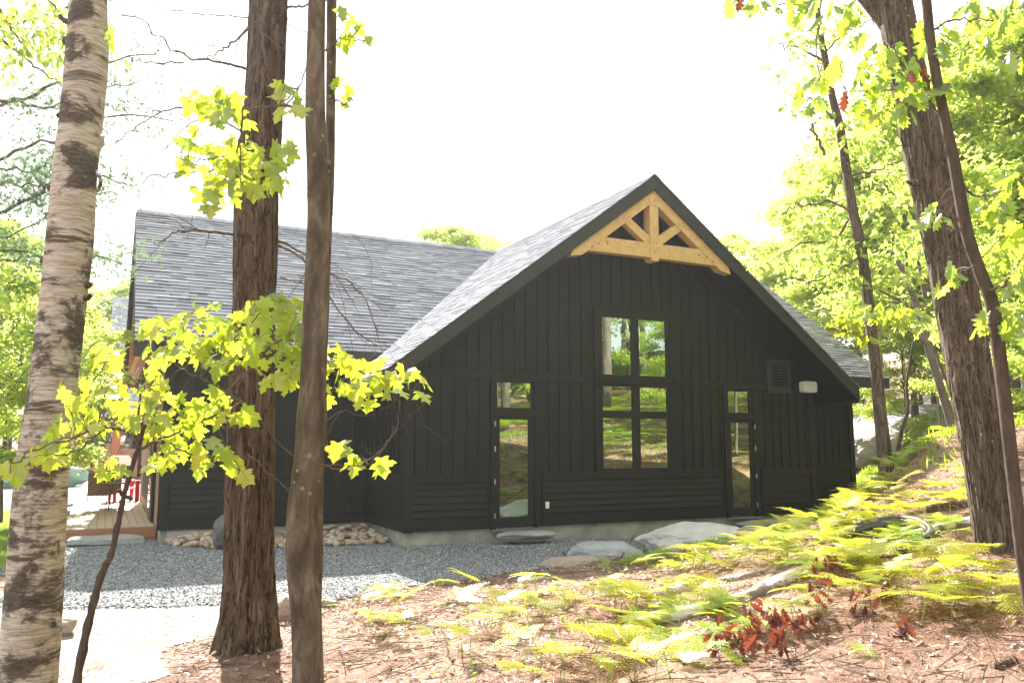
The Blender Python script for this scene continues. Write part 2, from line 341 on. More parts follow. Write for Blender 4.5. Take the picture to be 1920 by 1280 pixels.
# ------------------------------------------------------------------ terrain
TP = [(0, 0, -.1), (-3, 3, -.15), (0, 5, -.15), (-3, 8, -.25), (1.2, 7.4, -.18), (2.3, 9.4, -.25), (4.3, 10.3, -.25), (6.1, 10.9, -.22), (3.5, 8.4, -.12),
      (3, 5.2, .0), (4.6, 7.9, -.02), (5.2, 7.6, .08), (6.2, 7.6, .28), (7.1, 7.6, .38), (6.4, 5.6, .66), (5, 4, .4), (9.3, 7.6, 1.12), (6.6, 4.2, .75), (8, 4, 1.0), (10, 3, 1.45),
      (12, 8, 1.35), (14, 9, 1.4), (8.3, 9.4, .06), (8.7, 8.3, .40), (9.0, 7.9, .66), (8.2, 11.2, -.2), (10.2, 10.4, .12), (9.2, 10.2, .0), (11, 12, -.15), (12.5, 12.6, -.18), (14, 12.7, -.05), (15.5, 13.4, .05), (12.8, 11, .38), (17, 12, .9), (16.5, 15.5, -.05), (20, 14, .9), (20, 18, .35),
      (-1, 11, -.25), (2, 12, -.25), (5, 13, -.25), (8, 13, -.25), (2, 15, -.25), (-1, 15.5, -.25), (5, 20, -.25), (12, 20, -.25), (18, 21, -.1), (-2, 20, -.25), (-2, 28, -.2), (-6, 16, -.3), (-8, 28, -.2),
      (10, 28, 0), (24, 18.3, 1.9), (30, 24, 2.8), (23, 28, .8), (32, 14, 3.4), (40, 30, 5.5), (22, 12, 1.4), (24, 6, 2.6), (18, 3, 2.6), (14, 0, 1.9), (10, -3, 1.3), (6, -1, .6), (5, 1.5, .45), (20, -6, 3.6), (30, -10, 6), (12, -10, 2.6),
      (0, -6, .1), (-6, 0, -.1), (0, 45, .0), (-12, 45, -.1), (12, 45, .3), (-2, 60, 1.2), (-25, 55, .8), (20, 60, 2), (60, 50, 9), (0, -20, 1.5), (30, -35, 9), (60, 0, 10), (-30, 10, -.4), (-30, -20, 0), (-70, 60, 3), (0, 120, 4), (80, 120, 12), (-80, 160, 5), (120, 40, 12), (90, -60, 12), (-90, -80, 2)]
TP = np.array(TP, float)
def mq(a, b): return np.sqrt(((a[:, None]-b[None])**2).sum(-1)+.6)
Wt = np.linalg.solve(mq(TP[:, :2], TP[:, :2])-1e-6*np.eye(len(TP)), TP[:, 2]-1)
def terr(x, y):
    x = np.atleast_1d(np.asarray(x, float)); y = np.atleast_1d(np.asarray(y, float)); P = np.stack([x.ravel(), y.ravel()], -1); out = np.zeros(len(P))
    for i in range(0, len(P), 20000): out[i:i+20000] = mq(P[i:i+20000], TP[:, :2])@Wt+1
    # small bumps off the flat yard
    d = np.hypot(P[:, 0], P[:, 1]); q = np.c_[P, np.zeros(len(P))]
    out += (vnoise(q, .9, 4)-.5)*.16*np.clip((P[:, 0]-3.2+(9.5-P[:, 1])*.3)/3, .12, 1)*(P[:, 1] < 14)
    lim = np.clip((d-150)/200, 0, 1); out = out*(1-lim)+8*lim
    return out.reshape(x.shape)
def tz(x, y): return float(terr(x, y)[0])
def axis(lo, hi, f0, f1, step):
    a = list(np.arange(f0, f1+1e-6, step)); s = step; v = f1
    while v < hi: s *= 1.12; v += s; a.append(v)
    s = step; v = f0
    while v > lo: s *= 1.12; v -= s; a.insert(0, v)
    return np.array(a)
def grid_obj(name, xs, ys, mat, dz=0, mask=None):
    X, Y = np.meshgrid(xs, ys); Z = terr(X, Y)+dz; V = np.stack([X, Y, Z], -1).reshape(-1, 3); nx = len(xs)
    i = np.arange(len(ys)-1)[:, None]*nx+np.arange(nx-1)[None]; F = np.stack([i, i+1, i+nx+1, i+nx], -1).reshape(-1, 4)
    if mask is not None:
        c = V[F].mean(1); F = F[mask(c[:, 0], c[:, 1])]; u, inv = np.unique(F, return_inverse=True); V = V[u]; F = inv.reshape(F.shape)
    return tag(mk(name, V, F, mat, smooth=True), kind='structure')
grid_obj('ground', axis(-500, 500, -3, 17, .16), axis(-400, 700, 1, 19, .16), 'needlefloor')
def nz2(x, y, s): return vnoise(np.stack([x, y, x*0], -1), s, 4)-.5
def edge_y(x):                  # near edge of the gravel yard
    return np.interp(x, [-8, -2, 0, 1.2, 2.3, 3.3, 4.3, 5.9, 7.0, 8.4, 10, 12, 13.5, 15, 40], [11.4, 10.9, 10.3, 9.9, 9.5, 9.75, 10.0, 10.15, 10.5, 10.7, 11.3, 12.3, 12.8, 13.1, 14])
def gmask(x, y): return (y > edge_y(x)+nz2(x, y, 1.3)*.7) & (x > -1.15+nz2(x, y, 1.1)*.9) & (y < 22) & (x < 14.6)
grid_obj('gravel_yard', np.arange(-2.5, 14.8, .07), np.arange(9, 17, .07), 'gravelbed', .012, gmask)
def smask(x, y): return (y < edge_y(x)+.45+nz2(x, y, 1.3)*.8) & (x < np.interp(y, [4, 5.5, 6.6, 7.6, 8.3, 9, 9.8], [-.3, .0, .35, .62, 1.3, 2.0, 1.7])+nz2(x, y, 2.2)*.8) & (x > -2.2+nz2(x, y, .8)) & (y > 4.2)
grid_obj('sand', np.arange(-3, 3, .035), np.arange(4, 12.5, .035), 'sandmat', .006, smask)
def lmask(x, y): return (x < -1.25+nz2(x, y, .9)*1.0) & (x > -30) & (y < 26+nz2(x, y, .5)*3) & (y > 8)
grid_obj('lawn', np.arange(-30, 0, .2), np.arange(8, 28, .2), 'lawnmat', .008, lmask)
grid_obj('sand_lot', np.arange(-60, 8, .8), np.arange(25, 56, .8), 'sandmat', .01, lambda x, y: (y > 25.5+nz2(x, y, .3)*4) & (y < 52+nz2(x, y, .15)*6+(x*.05)) & (x < .4))
grid_obj('gravel_drive', np.arange(14, 34, .25), np.arange(12, 30, .25), 'sandmat', .012, lambda x, y: (np.abs(y-(19.2+(x-20)*.42)+nz2(x, y, .4)*1.5) < 1.7) & (x > 18.6))

# gravel stones (one mass)
def stones(N, xf, yf, mask, smin, smax, name, mat, dz=0):
    x = rng.uniform(*xf, N); y = rng.uniform(*yf, N); k = mask(x, y); x, y = x[k], y[k]; z = terr(x, y)+.012+dz
    s = rng.uniform(smin, smax, len(x)); ov = np.array([(1, 0, 0), (-.2, .9, 0), (-.9, -.3, .1), (.1, -.8, 0), (.1, .1, .7), (0, 0, -.6)])
    of = np.array([[0, 1, 4], [1, 2, 4], [2, 3, 4], [3, 0, 4]])
    Rm = rotmats(rng.uniform(0, 6.3, len(x)), rng.normal(0, .5, len(x)), rng.normal(0, .5, len(x)))
    V, F = inst(ov, [of], np.c_[x, y, z], Rm, s); return tag(mk(name, V, F, mat), 'grey crushed stone covering the yard along the dark cottage wall', 'gravel', kind='stuff')
stones(95000, (-1.6, 14.4), (9.3, 16.9), lambda x, y: gmask(x, y+.12) & ~((y > 13.74) & (x > 4.72)), .009, .024, 'gravel', 'gravelstone')

# ------------------------------------------------------------------ cottage
YW = 13.74; XL, XR, XA = 4.72, 14.38, 9.55; ZA = 6.82; SL = .75; TH = .32
def rz(x): return ZA-SL*abs(x-XA)
cot = empty('cottage', (9.5, 16, 0), 'dark stained timber cottage with gabled front, grey shingle roof and orange timber truss', 'house')
CL = Vector(cot.location)
def P(mb, name, mat, parent=cot, smooth=False):
    base = Vector((0, 0, 0)); p = parent
    while p: base += Vector(p.location); p = p.parent
    return mb.build(name, mat, parent, smooth, None, tuple(base))
OPEN_UP = [(8.58, 10.52)]; OPEN_LO = [(8.58, 10.52), (6.34, 7.35), (11.78, 12.72)]
def inx(x, L): return any(a-.02 < x < b+.02 for a, b in L)
# front gable wall with individual boards
w = MB(); w.prism([(XL, -.0), (XR, 0), (XR, rz(XR)-.2), (XA, rz(XA)-.2), (XL, rz(XL)-.2)], YW, YW+.15)
w.box(XL, XL+.12, YW+.15, 16.1, 0, 3.2); w.box(XR-.12, XR, YW+.15, 16.1, 0, 3.2)
fw = P(w, 'wall', 'siding'); tag(fw, 'dark board and batten gable wall facing the gravel')
b = MB(); x = XL+.20; k = 0
while x < XR-.1:
    bw = .028
    top = rz(x)-TH-.04
    if top > 2.9 and not inx(x, [(8.50, 10.6)]): b.box(x-bw, x+bw, YW-.026, YW-.001, 2.85, top)
    elif top > 4.26: b.box(x-bw, x+bw, YW-.026, YW-.001, 4.27, top)
    if not inx(x, OPEN_LO) and not (12.98 < x < 13.83 and False): b.box(x-bw, x+bw, YW-.026, YW-.001, .97, min(2.70, top))
    x += .245+random.uniform(-.006, .006)
P(b, 'siding_batten', 'siding', cot)['kind'] = 'stuff'
def laps(mb, a, c, y0, z0=.22, z1=.83, n=5, ax='x', sgn=-1):
    h = (z1-z0)/n
    for i in range(n):
        za, zb = z0+i*h+.016, z0+(i+1)*h
        if ax == 'x': mb.hexa([(a, y0+sgn*.036, za), (c, y0+sgn*.036, za), (c, y0, za), (a, y0, za), (a, y0+sgn*.006, zb), (c, y0+sgn*.006, zb), (c, y0, zb), (a, y0, zb)])
        else: mb.hexa([(y0+sgn*.036, a, za), (y0+sgn*.036, c, za), (y0, c, za), (y0, a, za), (y0+sgn*.006, a, zb), (y0+sgn*.006, c, zb), (y0, c, zb), (y0, a, zb)])
l = MB()
for a, c in ((XL+.13, 6.27), (7.42, 11.71), (12.79, XR-.13)): laps(l, a, c, YW)
laps(l, YW+.02, 16.05, XL, ax='y')
P(l, 'lap_siding', 'siding')
t = MB()
for a, c in ((XL+.14, 6.275), (7.415, 11.715), (12.785, XR-.14)):
    t.box(a, c, YW-.042, YW, .83, .965); t.box(a, c, YW-.034, YW, 0.0, .205); t.box(a, c, YW-.05, YW, .965, .985)
t.box(XL-.03, XL+.14, YW-.045, YW, -.01, rz(XL)-TH); t.box(XL-.03, XL, YW, 16.05, .0, .2); t.box(XL-.032, XL, YW, YW+.13, .2, 2.6); t.box(XL-.03, XL, YW+.131, 16.05, .83, .96)
t.box(XR-.14, XR+.03, YW-.045, YW, -.01, rz(XR)-TH)
t.box(XL+.14, 8.57, YW-.038, YW, 2.71, 2.845); t.box(10.53, 13.0, YW-.038, YW, 2.71, 2.845); t.box(13.80, XR-.14, YW-.038, YW, 2.71, 2.845)
for s in (-1, 1):          # rake frieze boards
    x0 = XA+s*4.83; 
    q = [(x0, rz(x0)-TH-.22), (x0, rz(x0)-TH), (XA, rz(XA)-TH), (XA, rz(XA)-TH-.22)]
    t.prism(q if s < 0 else q[::-1], YW-.042, YW-.0005)
P(t, 'trim_board', 'trim')
f = MB(); f.box(XL+.03, XR-.03, YW+.03, 16.2, -.6, 0); f.box(1.0, XL+.03, 16.14, 24.2, -.6, 0); f.box(XR-.03, 18.25, 16.14, 24.2, -.6, 0)
P(f, 'foundation', 'concrete')
# wing walls
w = MB(); w.box(.96, XL, 16.1, 16.25, 0, 3.4); tag(P(w, 'wall', 'siding'), 'dark board and batten wing wall behind the pine trunk')
w = MB(); w.box(XR, 18.3, 16.1, 16.25, 0, 3.4); tag(P(w, 'wall', 'siding'), 'dark batten wall recessed at the right end')
b = MB()
x = 1.2
while x < XL-.05: b.box(x-.028, x+.028, 16.08, 16.1, .965, 3.2); x += .25
x = XR+.18
while x < 18.2: b.box(x-.028, x+.028, 16.08, 16.1, .965, 3.2); x += .25
y = YW+.35
while y < 16.0: b.box(XL-.02, XL, y-.028, y+.028, .965, 2.9); y += .25
P(b, 'siding_batten', 'siding')['kind'] = 'stuff'
for a, c in ((1.12, XL-.03), (XR+.05, 18.15)): l = MB(); laps(l, a, c, 16.1); P(l, 'lap_siding', 'siding')
for a, c, d, e in ((1.10, XL-.031, .93, 1.10), (XR+.035, 18.16, 18.16, 18.33)):
    t = MB(); t.box(a, c, 16.064, 16.1, .83, .965); t.box(a, c, 16.066, 16.1, 0, .22); t.box(d, e, 16.055, 16.1, -.01, 3.3); P(t, 'trim_board', 'trim')
# side (left) gable wall, warm brown lap boards above, dark below
def mz(y): return 6.82-.741*abs(y-20.2)
def prismx(mb, poly, x0, x1):
    n = len(poly); V = [(x0, y, z) for y, z in poly]+[(x1, y, z) for y, z in poly]
    return mb.add(V, [np.array([list(range(n))]), np.array([list(range(2*n-1, n-1, -1))]), np.array([[i, i+n, (i+1) % n+n, (i+1) % n] for i in range(n)])])
for X0, X1 in ((.96, 1.1), (18.16, 18.3)):
    w = MB(); prismx(w, [(16.26, 0), (24.3, 0), (24.3, mz(24.3)-.3), (20.2, 6.5), (16.26, mz(16.26)-.3)], X0, X1); P(w, 'wall', 'siding' if X0 > 5 else 'brown_siding')
l = MB()
for i in range(46):
    za = .97+i*.115; zb = za+.115
    ya = max(16.27, 20.2-(6.5-zb)/.741); yb = min(24.28, 20.2+(6.5-zb)/.741)
    if yb-ya < .2: break
    l.hexa([(.936, ya, za), (.936, yb, za), (.96, yb, za), (.96, ya, za), (.954, ya, zb), (.954, yb, zb), (.96, yb, zb), (.96, ya, zb)])
tag(P(l, 'lap_siding', 'brown_siding'), 'warm brown lap boards on the side gable')
w = MB(); w.box(.9, .959, 17.6, 18.6, .02, 2.15); w.box(.9, .959, 19.0, 22.0, .3, .9); P(w, 'side_door', 'doorpaint')
w = MB(); w.box(.875, .9, 17.75, 18.45, .25, 2.0); P(w, 'glass', 'glass')
# side gable truss
t = MB()
for s in (-1, 1):
    prismx(t, [(20.2+s*4.2, mz(20.2+s*4.2)-.32-.28), (20.2+s*4.2, mz(20.2+s*4.2)-.32), (20.2, 6.5), (20.2, 6.22)][::s], .5, .7)
t.box(.52, .68, 16.7, 23.7, 3.1, 3.4); t.box(.54, .66, 20.1, 20.3, 3.4, 6.3)
tag(P(t, 'timber_truss', 'orange_post'), 'orange timber truss under the left gable overhang')
# roofs: slab + shingles + fascia
def slab(mb, a, b_, c, d, th=TH):
    q = [a, b_, c, d]; return mb.hexa([(p[0], p[1], p[2]-th) for p in q]+[tuple(p) for p in q])
def shingles(mb, O, U, ul, Vd, vl, e=.14):
    O, U, Vd = Vector(O), Vector(U).normalized(), Vector(Vd).normalized(); Nn = U.cross(Vd)
    if Nn.z < 0: Nn = -Nn
    k = 0; v = 0
    while v < vl:
        u = -random.uniform(0, .25)
        while u < ul:
            wd = random.choice((.12, .2, .28, .4, .5, .33)); a, c = max(u, 0), min(u+wd, ul)
            if c-a > .02:
                th = random.choice((.005, .006, .010, .012)); dv = random.uniform(-.004, .004); v1 = min(v+e+.03, vl); g = random.uniform(0, .003)
                p = [O+U*a+Vd*(v-dv), O+U*(c-g)+Vd*(v-dv), O+U*(c-g)+Vd*v1, O+U*a+Vd*v1]; 
                mb.hexa([tuple(q+Nn*.001) for q in p]+[tuple(p[0]+Nn*(th+.003)), tuple(p[1]+Nn*(th+.003)), tuple(p[2]+Nn*.0035), tuple(p[3]+Nn*.0035)])
            u += wd
        v += e; k += 1
def shadow_bands(mb, O, U, ul, Vd, vl, e=.14):  # flat dark strips painting the butt shadow onto the course below
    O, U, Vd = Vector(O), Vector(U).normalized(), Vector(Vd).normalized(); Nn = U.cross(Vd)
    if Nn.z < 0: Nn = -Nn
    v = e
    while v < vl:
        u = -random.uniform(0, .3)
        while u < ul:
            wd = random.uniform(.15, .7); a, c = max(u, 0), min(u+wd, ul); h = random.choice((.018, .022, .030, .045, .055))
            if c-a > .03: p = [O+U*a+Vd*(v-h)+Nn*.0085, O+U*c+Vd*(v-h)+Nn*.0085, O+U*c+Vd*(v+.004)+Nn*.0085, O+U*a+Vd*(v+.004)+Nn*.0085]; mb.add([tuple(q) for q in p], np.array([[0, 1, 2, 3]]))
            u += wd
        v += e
x0, x1 = .41, 19.05; ye, yr, ze = 15.45, 20.2, 3.3
roof = empty('roof', (0, 0, 0), parent=cot); roof.location = -CL; tag(roof, 'long grey shingled main roof')
m = MB(); slab(m, (x0, ye, ze), (x1, ye, ze), (x1, yr, 6.82), (x0, yr, 6.82), .26); slab(m, (x0, yr, 6.82), (x1, yr, 6.82), (x1, 24.95, 3.3), (x0, 24.95, 3.3), .26)
P(m, 'roof_deck', 'soffit', roof)
m = MB(); vd = Vector((0, yr-ye, 6.82-ze)); shingles(m, (x0-.02, ye-.03, ze-.02), (1, 0, 0), x1-x0+.04, vd, vd.length+.02)
P(m, 'shingles', 'shingle', roof)
m = MB(); shadow_bands(m, (x0-.02, ye-.03, ze-.02), (1, 0, 0), x1-x0+.04, vd, vd.length); P(m, 'painted_shadow_bands', 'shingle_shadow', roof)
m = MB()
for i in range(60):
    a = x0+i*(x1-x0)/60; c = a+(x1-x0)/60+.03; h = .012+random.uniform(0, .01)
    m.prism([(a, 0), (c, 0), (c, .01), (a, .01)], 0, .01) if False else None
    m.hexa([(a, yr-.14, 6.82-.10), (c, yr-.14, 6.82-.10), (c, yr, 6.82), (a, yr, 6.82), (a, yr-.14, 6.82-.088+h), (c, yr-.14, 6.82-.088+h), (c, yr, 6.832+h), (a, yr, 6.832+h)])
P(m, 'ridge_cap', 'shingle', roof)
groof = empty('roof', (0, 0, 0), parent=cot); groof.location = -CL; tag(groof, 'steep grey shingled roof over the front gable')
YF = 12.92; HS = 5.42
m = MB()
for s in (-1, 1): slab(m, *( [(XA+s*HS, YF+.04, ZA-SL*HS), (XA, YF+.04, ZA), (XA, 20.1, ZA-.002), (XA+s*HS, 17.5, ZA-SL*HS)] ), .27)
P(m, 'roof_deck', 'soffit', groof)
m = MB()
for s in (-1, 1):
    vd = Vector((-s*HS, 0, SL*HS)); shingles(m, (XA+s*(HS+.03), YF-.03, ZA-SL*(HS+.03)), (0, 1, 0), 7.25, vd, vd.length+.03)
P(m, 'shingles', 'shingle', groof)
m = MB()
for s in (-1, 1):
    vd = Vector((-s*HS, 0, SL*HS)); shadow_bands(m, (XA+s*(HS+.03), YF-.03, ZA-SL*(HS+.03)), (0, 1, 0), 7.25, vd, vd.length)
P(m, 'painted_shadow_bands', 'shingle_shadow', groof)
m = MB()
for s in (-1, 1): 
    for i in range(30):
        y = YF-.03+i*.24; h = .012+random.uniform(0, .008)
        m.hexa([(XA, y, ZA), (XA, y+.26, ZA), (XA+s*.14, y+.26, ZA-.105), (XA+s*.14, y, ZA-.105), (XA, y, ZA+.012+h), (XA, y+.26, ZA+.012+h), (XA+s*.14, y+.26, ZA-.093+h), (XA+s*.14, y, ZA-.093+h)])
P(m, 'ridge_cap', 'shingle', groof)
m = MB()
for s in (-1, 1):
    e = XA+s*(HS+.01); q = [(e, ZA-SL*HS-.30), (e, ZA-SL*HS-.012), (XA, ZA-.008), (XA, ZA-.30)]
    m.prism(q if s < 0 else q[::-1], YF-.005, YF+.035)
P(m, 'fascia', 'fascia', groof)
m = MB()
for s in (-1, 1):
    xx = XA+s*HS; m.box(min(xx, xx+s*.03), max(xx, xx+s*.03), YF+.04, 15.4 if s < 0 else 16.0, ZA-SL*HS-.34, ZA-SL*HS-.012)
m.box(x0, x1, ye-.035, ye, ze-.30, ze-.012)
for xx in (x0-.03, x1):
    prismx(m, [(ye, ze-.30), (ye, ze-.01), (yr, 6.81), (yr, 6.5)], xx, xx+.03); prismx(m, [(yr, 6.5), (yr, 6.81), (24.95, 3.29), (24.95, 3.0)], xx, xx+.03)
P(m, 'fascia', 'fascia', roof)
# rust coloured needles gathered in the valley
N = 900; tt = rng.uniform(0, 1, N)**.8; vx = 9.3-4.4*tt; vy = 20.2-(9.55-vx)*1.012; pos = np.c_[vx+rng.normal(0, .05, N), vy+rng.normal(0, .06, N), np.zeros(N)]
pos[:, 2] = np.maximum(6.82-.75*np.abs(pos[:, 0]-9.55), 3.3+.741*(pos[:, 1]-15.45))+.012
V, F = inst([(-.003, 0, 0), (.003, 0, 0), (0, 1, 0)], [np.array([[0, 1, 2]])], pos, rotmats(rng.uniform(0, 6.3, N), rng.normal(0, .2, N), rng.normal(0, .3, N)), rng.uniform(.06, .12, N))
V = V-np.array([0, 0, 0]); nd = mk('pine_needles', V, F, 'deadleaf'); tag(nd, 'rusty pine needles caught along the roof valley', 'pine needles', kind='stuff')
# truss
tr = empty('timber_truss', (0, 0, 0), parent=cot); tr.location = -CL; tag(tr, 'golden timber truss in the gable peak')
y0, y1 = YF+.05, YF+.25; un = ZA-.285
for s in (-1, 1):
    m = MB(); q = [(XA+s*1.92, un-SL*1.92-.10), (XA+s*1.86, un-SL*1.86), (XA+s*.0, un), (XA, un-.25), (XA+s*1.66, un-SL*1.66-.25)]
    m.prism(q if s < 0 else q[::-1], y0, y1); P(m, 'rafter', 'timber', tr)
    m = MB(); a = Vector((XA+s*.10, 0, 5.47)); c = Vector((XA+s*.66, 0, 5.87)); d = (c-a).normalized(); nn = Vector((-d.z, 0, d.x))*.085
    q = [(a-nn), (c-nn), (c+nn), (a+nn)]; q = [(p.x, p.z) for p in q]; m.prism(q[::-1] if s < 0 else q, y0+.025, y1-.025); P(m, 'brace', 'timber', tr)
m = MB(); n = 12; bot = []; 
for i in range(n+1):
    u = -1.62+3.24*i/n; bot.append((XA+u, 5.14+.008*(1-(u/1.62)**2)))
m.prism(bot+[(XA+1.42, 5.44), (XA-1.42, 5.44)], y0+.01, y1-.01); P(m, 'tie_beam', 'timber', tr)
m = MB(); m.prism([(XA-.1, 5.13), (XA-.07, 5.08), (XA+.07, 5.08), (XA+.1, 5.13), (XA+.1, un-.16), (XA, un-.06), (XA-.1, un-.16)], y0-.012, y1+.01); P(m, 'king_post', 'timber', tr)
for dx, dz in ((0, 5.28), (-.05, 5.34), (.05, 5.34), (-.04, 5.44), (.04, 5.44), (-.04, 6.2), (.04, 6.2), (0, 6.3), (-1.3, 5.3), (-1.45, 5.22), (-1.1, 5.32), (1.3, 5.3), (1.45, 5.22), (1.1, 5.32), (-.6, 5.9), (.6, 5.9), (-.72, 5.86), (.72, 5.86)):
    m = MB(); m.prism([(XA+dx+.014*math.cos(a), dz+.014*math.sin(a)) for a in np.linspace(0, 6.283, 10, endpoint=False)], y0-.018, y0+.02); P(m, 'peg', 'orange_rim', tr)
# windows
def window(x0, x1, z0, z1, panes, label, name='window'):
    e = empty(name, (0, 0, 0), parent=cot); e.location = -CL; e['label'] = label
    m = MB(); h = .105
    m.box(x0-h, x0, YW-.05, YW, z0-h, z1+h); m.box(x1, x1+h, YW-.05, YW, z0-h, z1+h)
    m.box(x0, x1, YW-.048, YW, z1, z1+h); m.box(x0, x1, YW-.056, YW, z0-h, z0)
    P(m, 'casing', 'trim', e)
    m = MB(); xs = sorted({p[0] for p in panes} | {p[1] for p in panes}); g = []
    fr = MB()
    # frame bars = window rect minus panes, built as bars
    rows = sorted({(p[2], p[3]) for p in panes}); cols = sorted({(p[0], p[1]) for p in panes})
    fr.box(x0, cols[0][0], YW-.03, YW, z0, z1); fr.box(cols[-1][1], x1, YW-.03, YW, z0, z1)
    for i in range(len(cols)-1): fr.box(cols[i][1], cols[i+1][0], YW-.034, YW, z0, z1)
    for c in cols:
        fr.box(c[0], c[1], YW-.03, YW, z0, rows[0][0]); fr.box(c[0], c[1], YW-.03, YW, rows[-1][1], z1)
        for i in range(len(rows)-1): fr.box(c[0], c[1], YW-.032, YW, rows[i][1], rows[i+1][0])
    P(fr, 'frame', 'doorpaint', e)
    for c in cols:
        for r in rows:
            m = MB(); m.box(c[0], c[1], YW-.006, YW-.001, r[0], r[1]); P(m, 'pane', 'glass', e)
    return e
C2 = [(8.77, 9.475), (9.65, 10.33)]
window(8.69, 10.41, 2.83, 4.10, [(c[0], c[1], 2.88, 4.03) for c in C2], 'upper two-pane window')
window(8.69, 10.41, .98, 2.70, [(c[0], c[1], r[0], r[1]) for c in C2 for r in ((1.035, 2.02), (2.165, 2.645))], 'lower four-pane window')
window(6.44, 7.24, 2.14, 2.69, [(6.475, 7.19, 2.18, 2.645)], 'small transom window over the left door')
window(11.89, 12.60, 2.14, 2.69, [(11.93, 12.51, 2.18, 2.63)], 'small transom window over the right door')
def door(x0, x1, g0, g1, hx, label):
    e = empty('door', (0, 0, 0), parent=cot); e.location = -CL; e['label'] = label
    m = MB(); m.box(x0-.09, x0, YW-.05, YW, -.02, 2.035); m.box(x1, x1+.09, YW-.05, YW, -.02, 2.035); P(m, 'door_frame', 'trim', e)
    m = MB(); m.box(x0, g0, YW-.022, YW, .02, 2.03); m.box(g1, x1, YW-.022, YW, .02, 2.03); m.box(g0, g1, YW-.022, YW, .02, .185); m.box(g0, g1, YW-.022, YW, 1.96, 2.03); P(m, 'leaf', 'doorpaint', e)
    m = MB(); m.box(g0, g1, YW-.008, YW-.001, .185, 1.96); P(m, 'glass', 'glass', e)
    m = MB(); m.box(x0-.09, x1+.09, YW-.09, YW, -.05, -.02); P(m, 'threshold', 'metal', e)
    for z in (.22, .83, 1.42, 1.88):
        m = MB(); m.box(hx-.012, hx+.012, YW-.062, YW-.05, z-.045, z+.045); m.tube([(hx, YW-.066, z-.05), (hx, YW-.066, z+.05)], .007, 8); P(m, 'hinge', 'metal', e)
    return e
door(6.44, 7.24, 6.53, 7.12, 6.42, 'dark glazed left door'); door(11.89, 12.60, 11.985, 12.49, 12.62, 'dark glazed right door')
m = MB(); m.box(13.06, 13.74, YW-.045, YW, 2.62, 2.76); m.box(13.06, 13.74, YW-.045, YW, 3.25, 3.37); m.box(13.06, 13.18, YW-.044, YW, 2.76, 3.25); m.box(13.64, 13.74, YW-.044, YW, 2.76, 3.25)
for i in range(8):
    z = 2.76+i*.061; m.hexa([(13.18, YW-.05, z), (13.64, YW-.05, z), (13.64, YW-.012, z+.03), (13.18, YW-.012, z+.03), (13.18, YW-.05, z+.012), (13.64, YW-.05, z+.012), (13.64, YW-.012, z+.042), (13.18, YW-.012, z+.042)])
P(m, 'vent', 'fascia')
m = MB(); m.box(13.17, 13.65, YW-.008, YW-.002, 2.75, 3.26); P(m, 'vent_gap_shade', 'black')  # black sheet standing in for the shade between the louvre slats
m = MB(); m.box(7.475, 7.545, YW-.045, YW-.02, .32, .44); m.box(7.49, 7.53, YW-.05, YW-.045, .345, .37); m.box(7.49, 7.53, YW-.05, YW-.045, .39, .415); P(m, 'outlet', 'outlet')
# white outdoor speaker on the wall
def rbox(x0, x1, z0, z1, y0, y1, r=.06, n=5):
    pts = []
    for cx, cz, a0 in ((x1-r, z1-r, 0), (x0+r, z1-r, 90), (x0+r, z0+r, 180), (x1-r, z0+r, 270)):
        for i in range(n+1): a = R_(a0+90*i/n); pts.append((cx+r*math.cos(a), cz+r*math.sin(a)))
    return pts
sp = empty('wall_speaker', (14.19, YW, 2.78), 'off-white rounded outdoor speaker mounted high on the dark wall beside the louvre', 'speaker')
m = MB(); m.prism(rbox(13.98, 14.40, 2.66, 2.91, 0, 0)[::-1], YW-.17, YW-.045); P(m, 'housing', 'speaker', sp)
m = MB(); m.prism(rbox(14.0, 14.38, 2.68, 2.89, 0, 0, .05)[::-1], YW-.182, YW-.171); m.prism([(14.19+.03*math.cos(a), 2.79+.03*math.sin(a)) for a in np.linspace(6.28, 0, 12, endpoint=False)], YW-.188, YW-.183); P(m, 'grille', 'speaker', sp)
m = MB(); m.box(14.12, 14.26, YW-.046, YW-.001, 2.70, 2.86); P(m, 'bracket', 'blackmetal', sp)

# ------------------------------------------------------------------ deck and things on it
dk = empty('deck', (.2, 20, 0), 'long cedar board deck running along the left side of the cottage', 'deck')
m = MB(); nb = 11; bw = 1.52/nb
for i in range(nb): m.box(-.57+i*bw+.004, -.57+(i+1)*bw-.004, 16.93, 41, -.035, 0)
P(m, 'deck_boards', 'deckwood', dk)
m = MB(); m.box(-.58, .97, 16.89, 16.93, -.20, -.012); m.box(.55, .97, 16.90, 16.94, -.33, -.203); m.box(-.58, -.54, 16.94, 41, -.2, -.04); P(m, 'rim_board', 'orange_rim', dk)
m = MB(); m.box(-.5, .9, 17.2, 40.8, -.6, -.05); P(m, 'skirt', 'doorpaint', dk)

def chair(loc, rz_, label, mat='wicker'):
    e = empty('patio_chair', loc, label, 'chair', 'wicker chairs on the deck'); e.rotation_euler.z = rz_; e.scale = (.8, .8, .92)
    def Q(mb, n, mt): return mb.build(n, mt, e)
    m = MB(); m.box(-.26, .26, -.25, .27, .36, .42); Q(m, 'seat', mat)
    m = MB(); m.hexa([(-.26, .24, .42), (.26, .24, .42), (.26, .29, .42), (-.26, .29, .42), (-.24, .33, .93), (.24, .33, .93), (.24, .37, .93), (-.24, .37, .93)]); Q(m, 'backrest', mat)
    for sx in (-1, 1):
        m = MB(); m.box(sx*.27-.025, sx*.27+.025, -.25, .28, .60, .63); m.box(sx*.27-.02, sx*.27+.02, -.25, -.21, .42, .6); Q(m, 'armrest', mat)
        for sy in (-.23, .25):
            m = MB(); m.tube([(sx*.24, sy, .37), (sx*.25, sy*1.05, 0)], [.018, .013], 8); Q(m, 'leg', 'blackmetal')
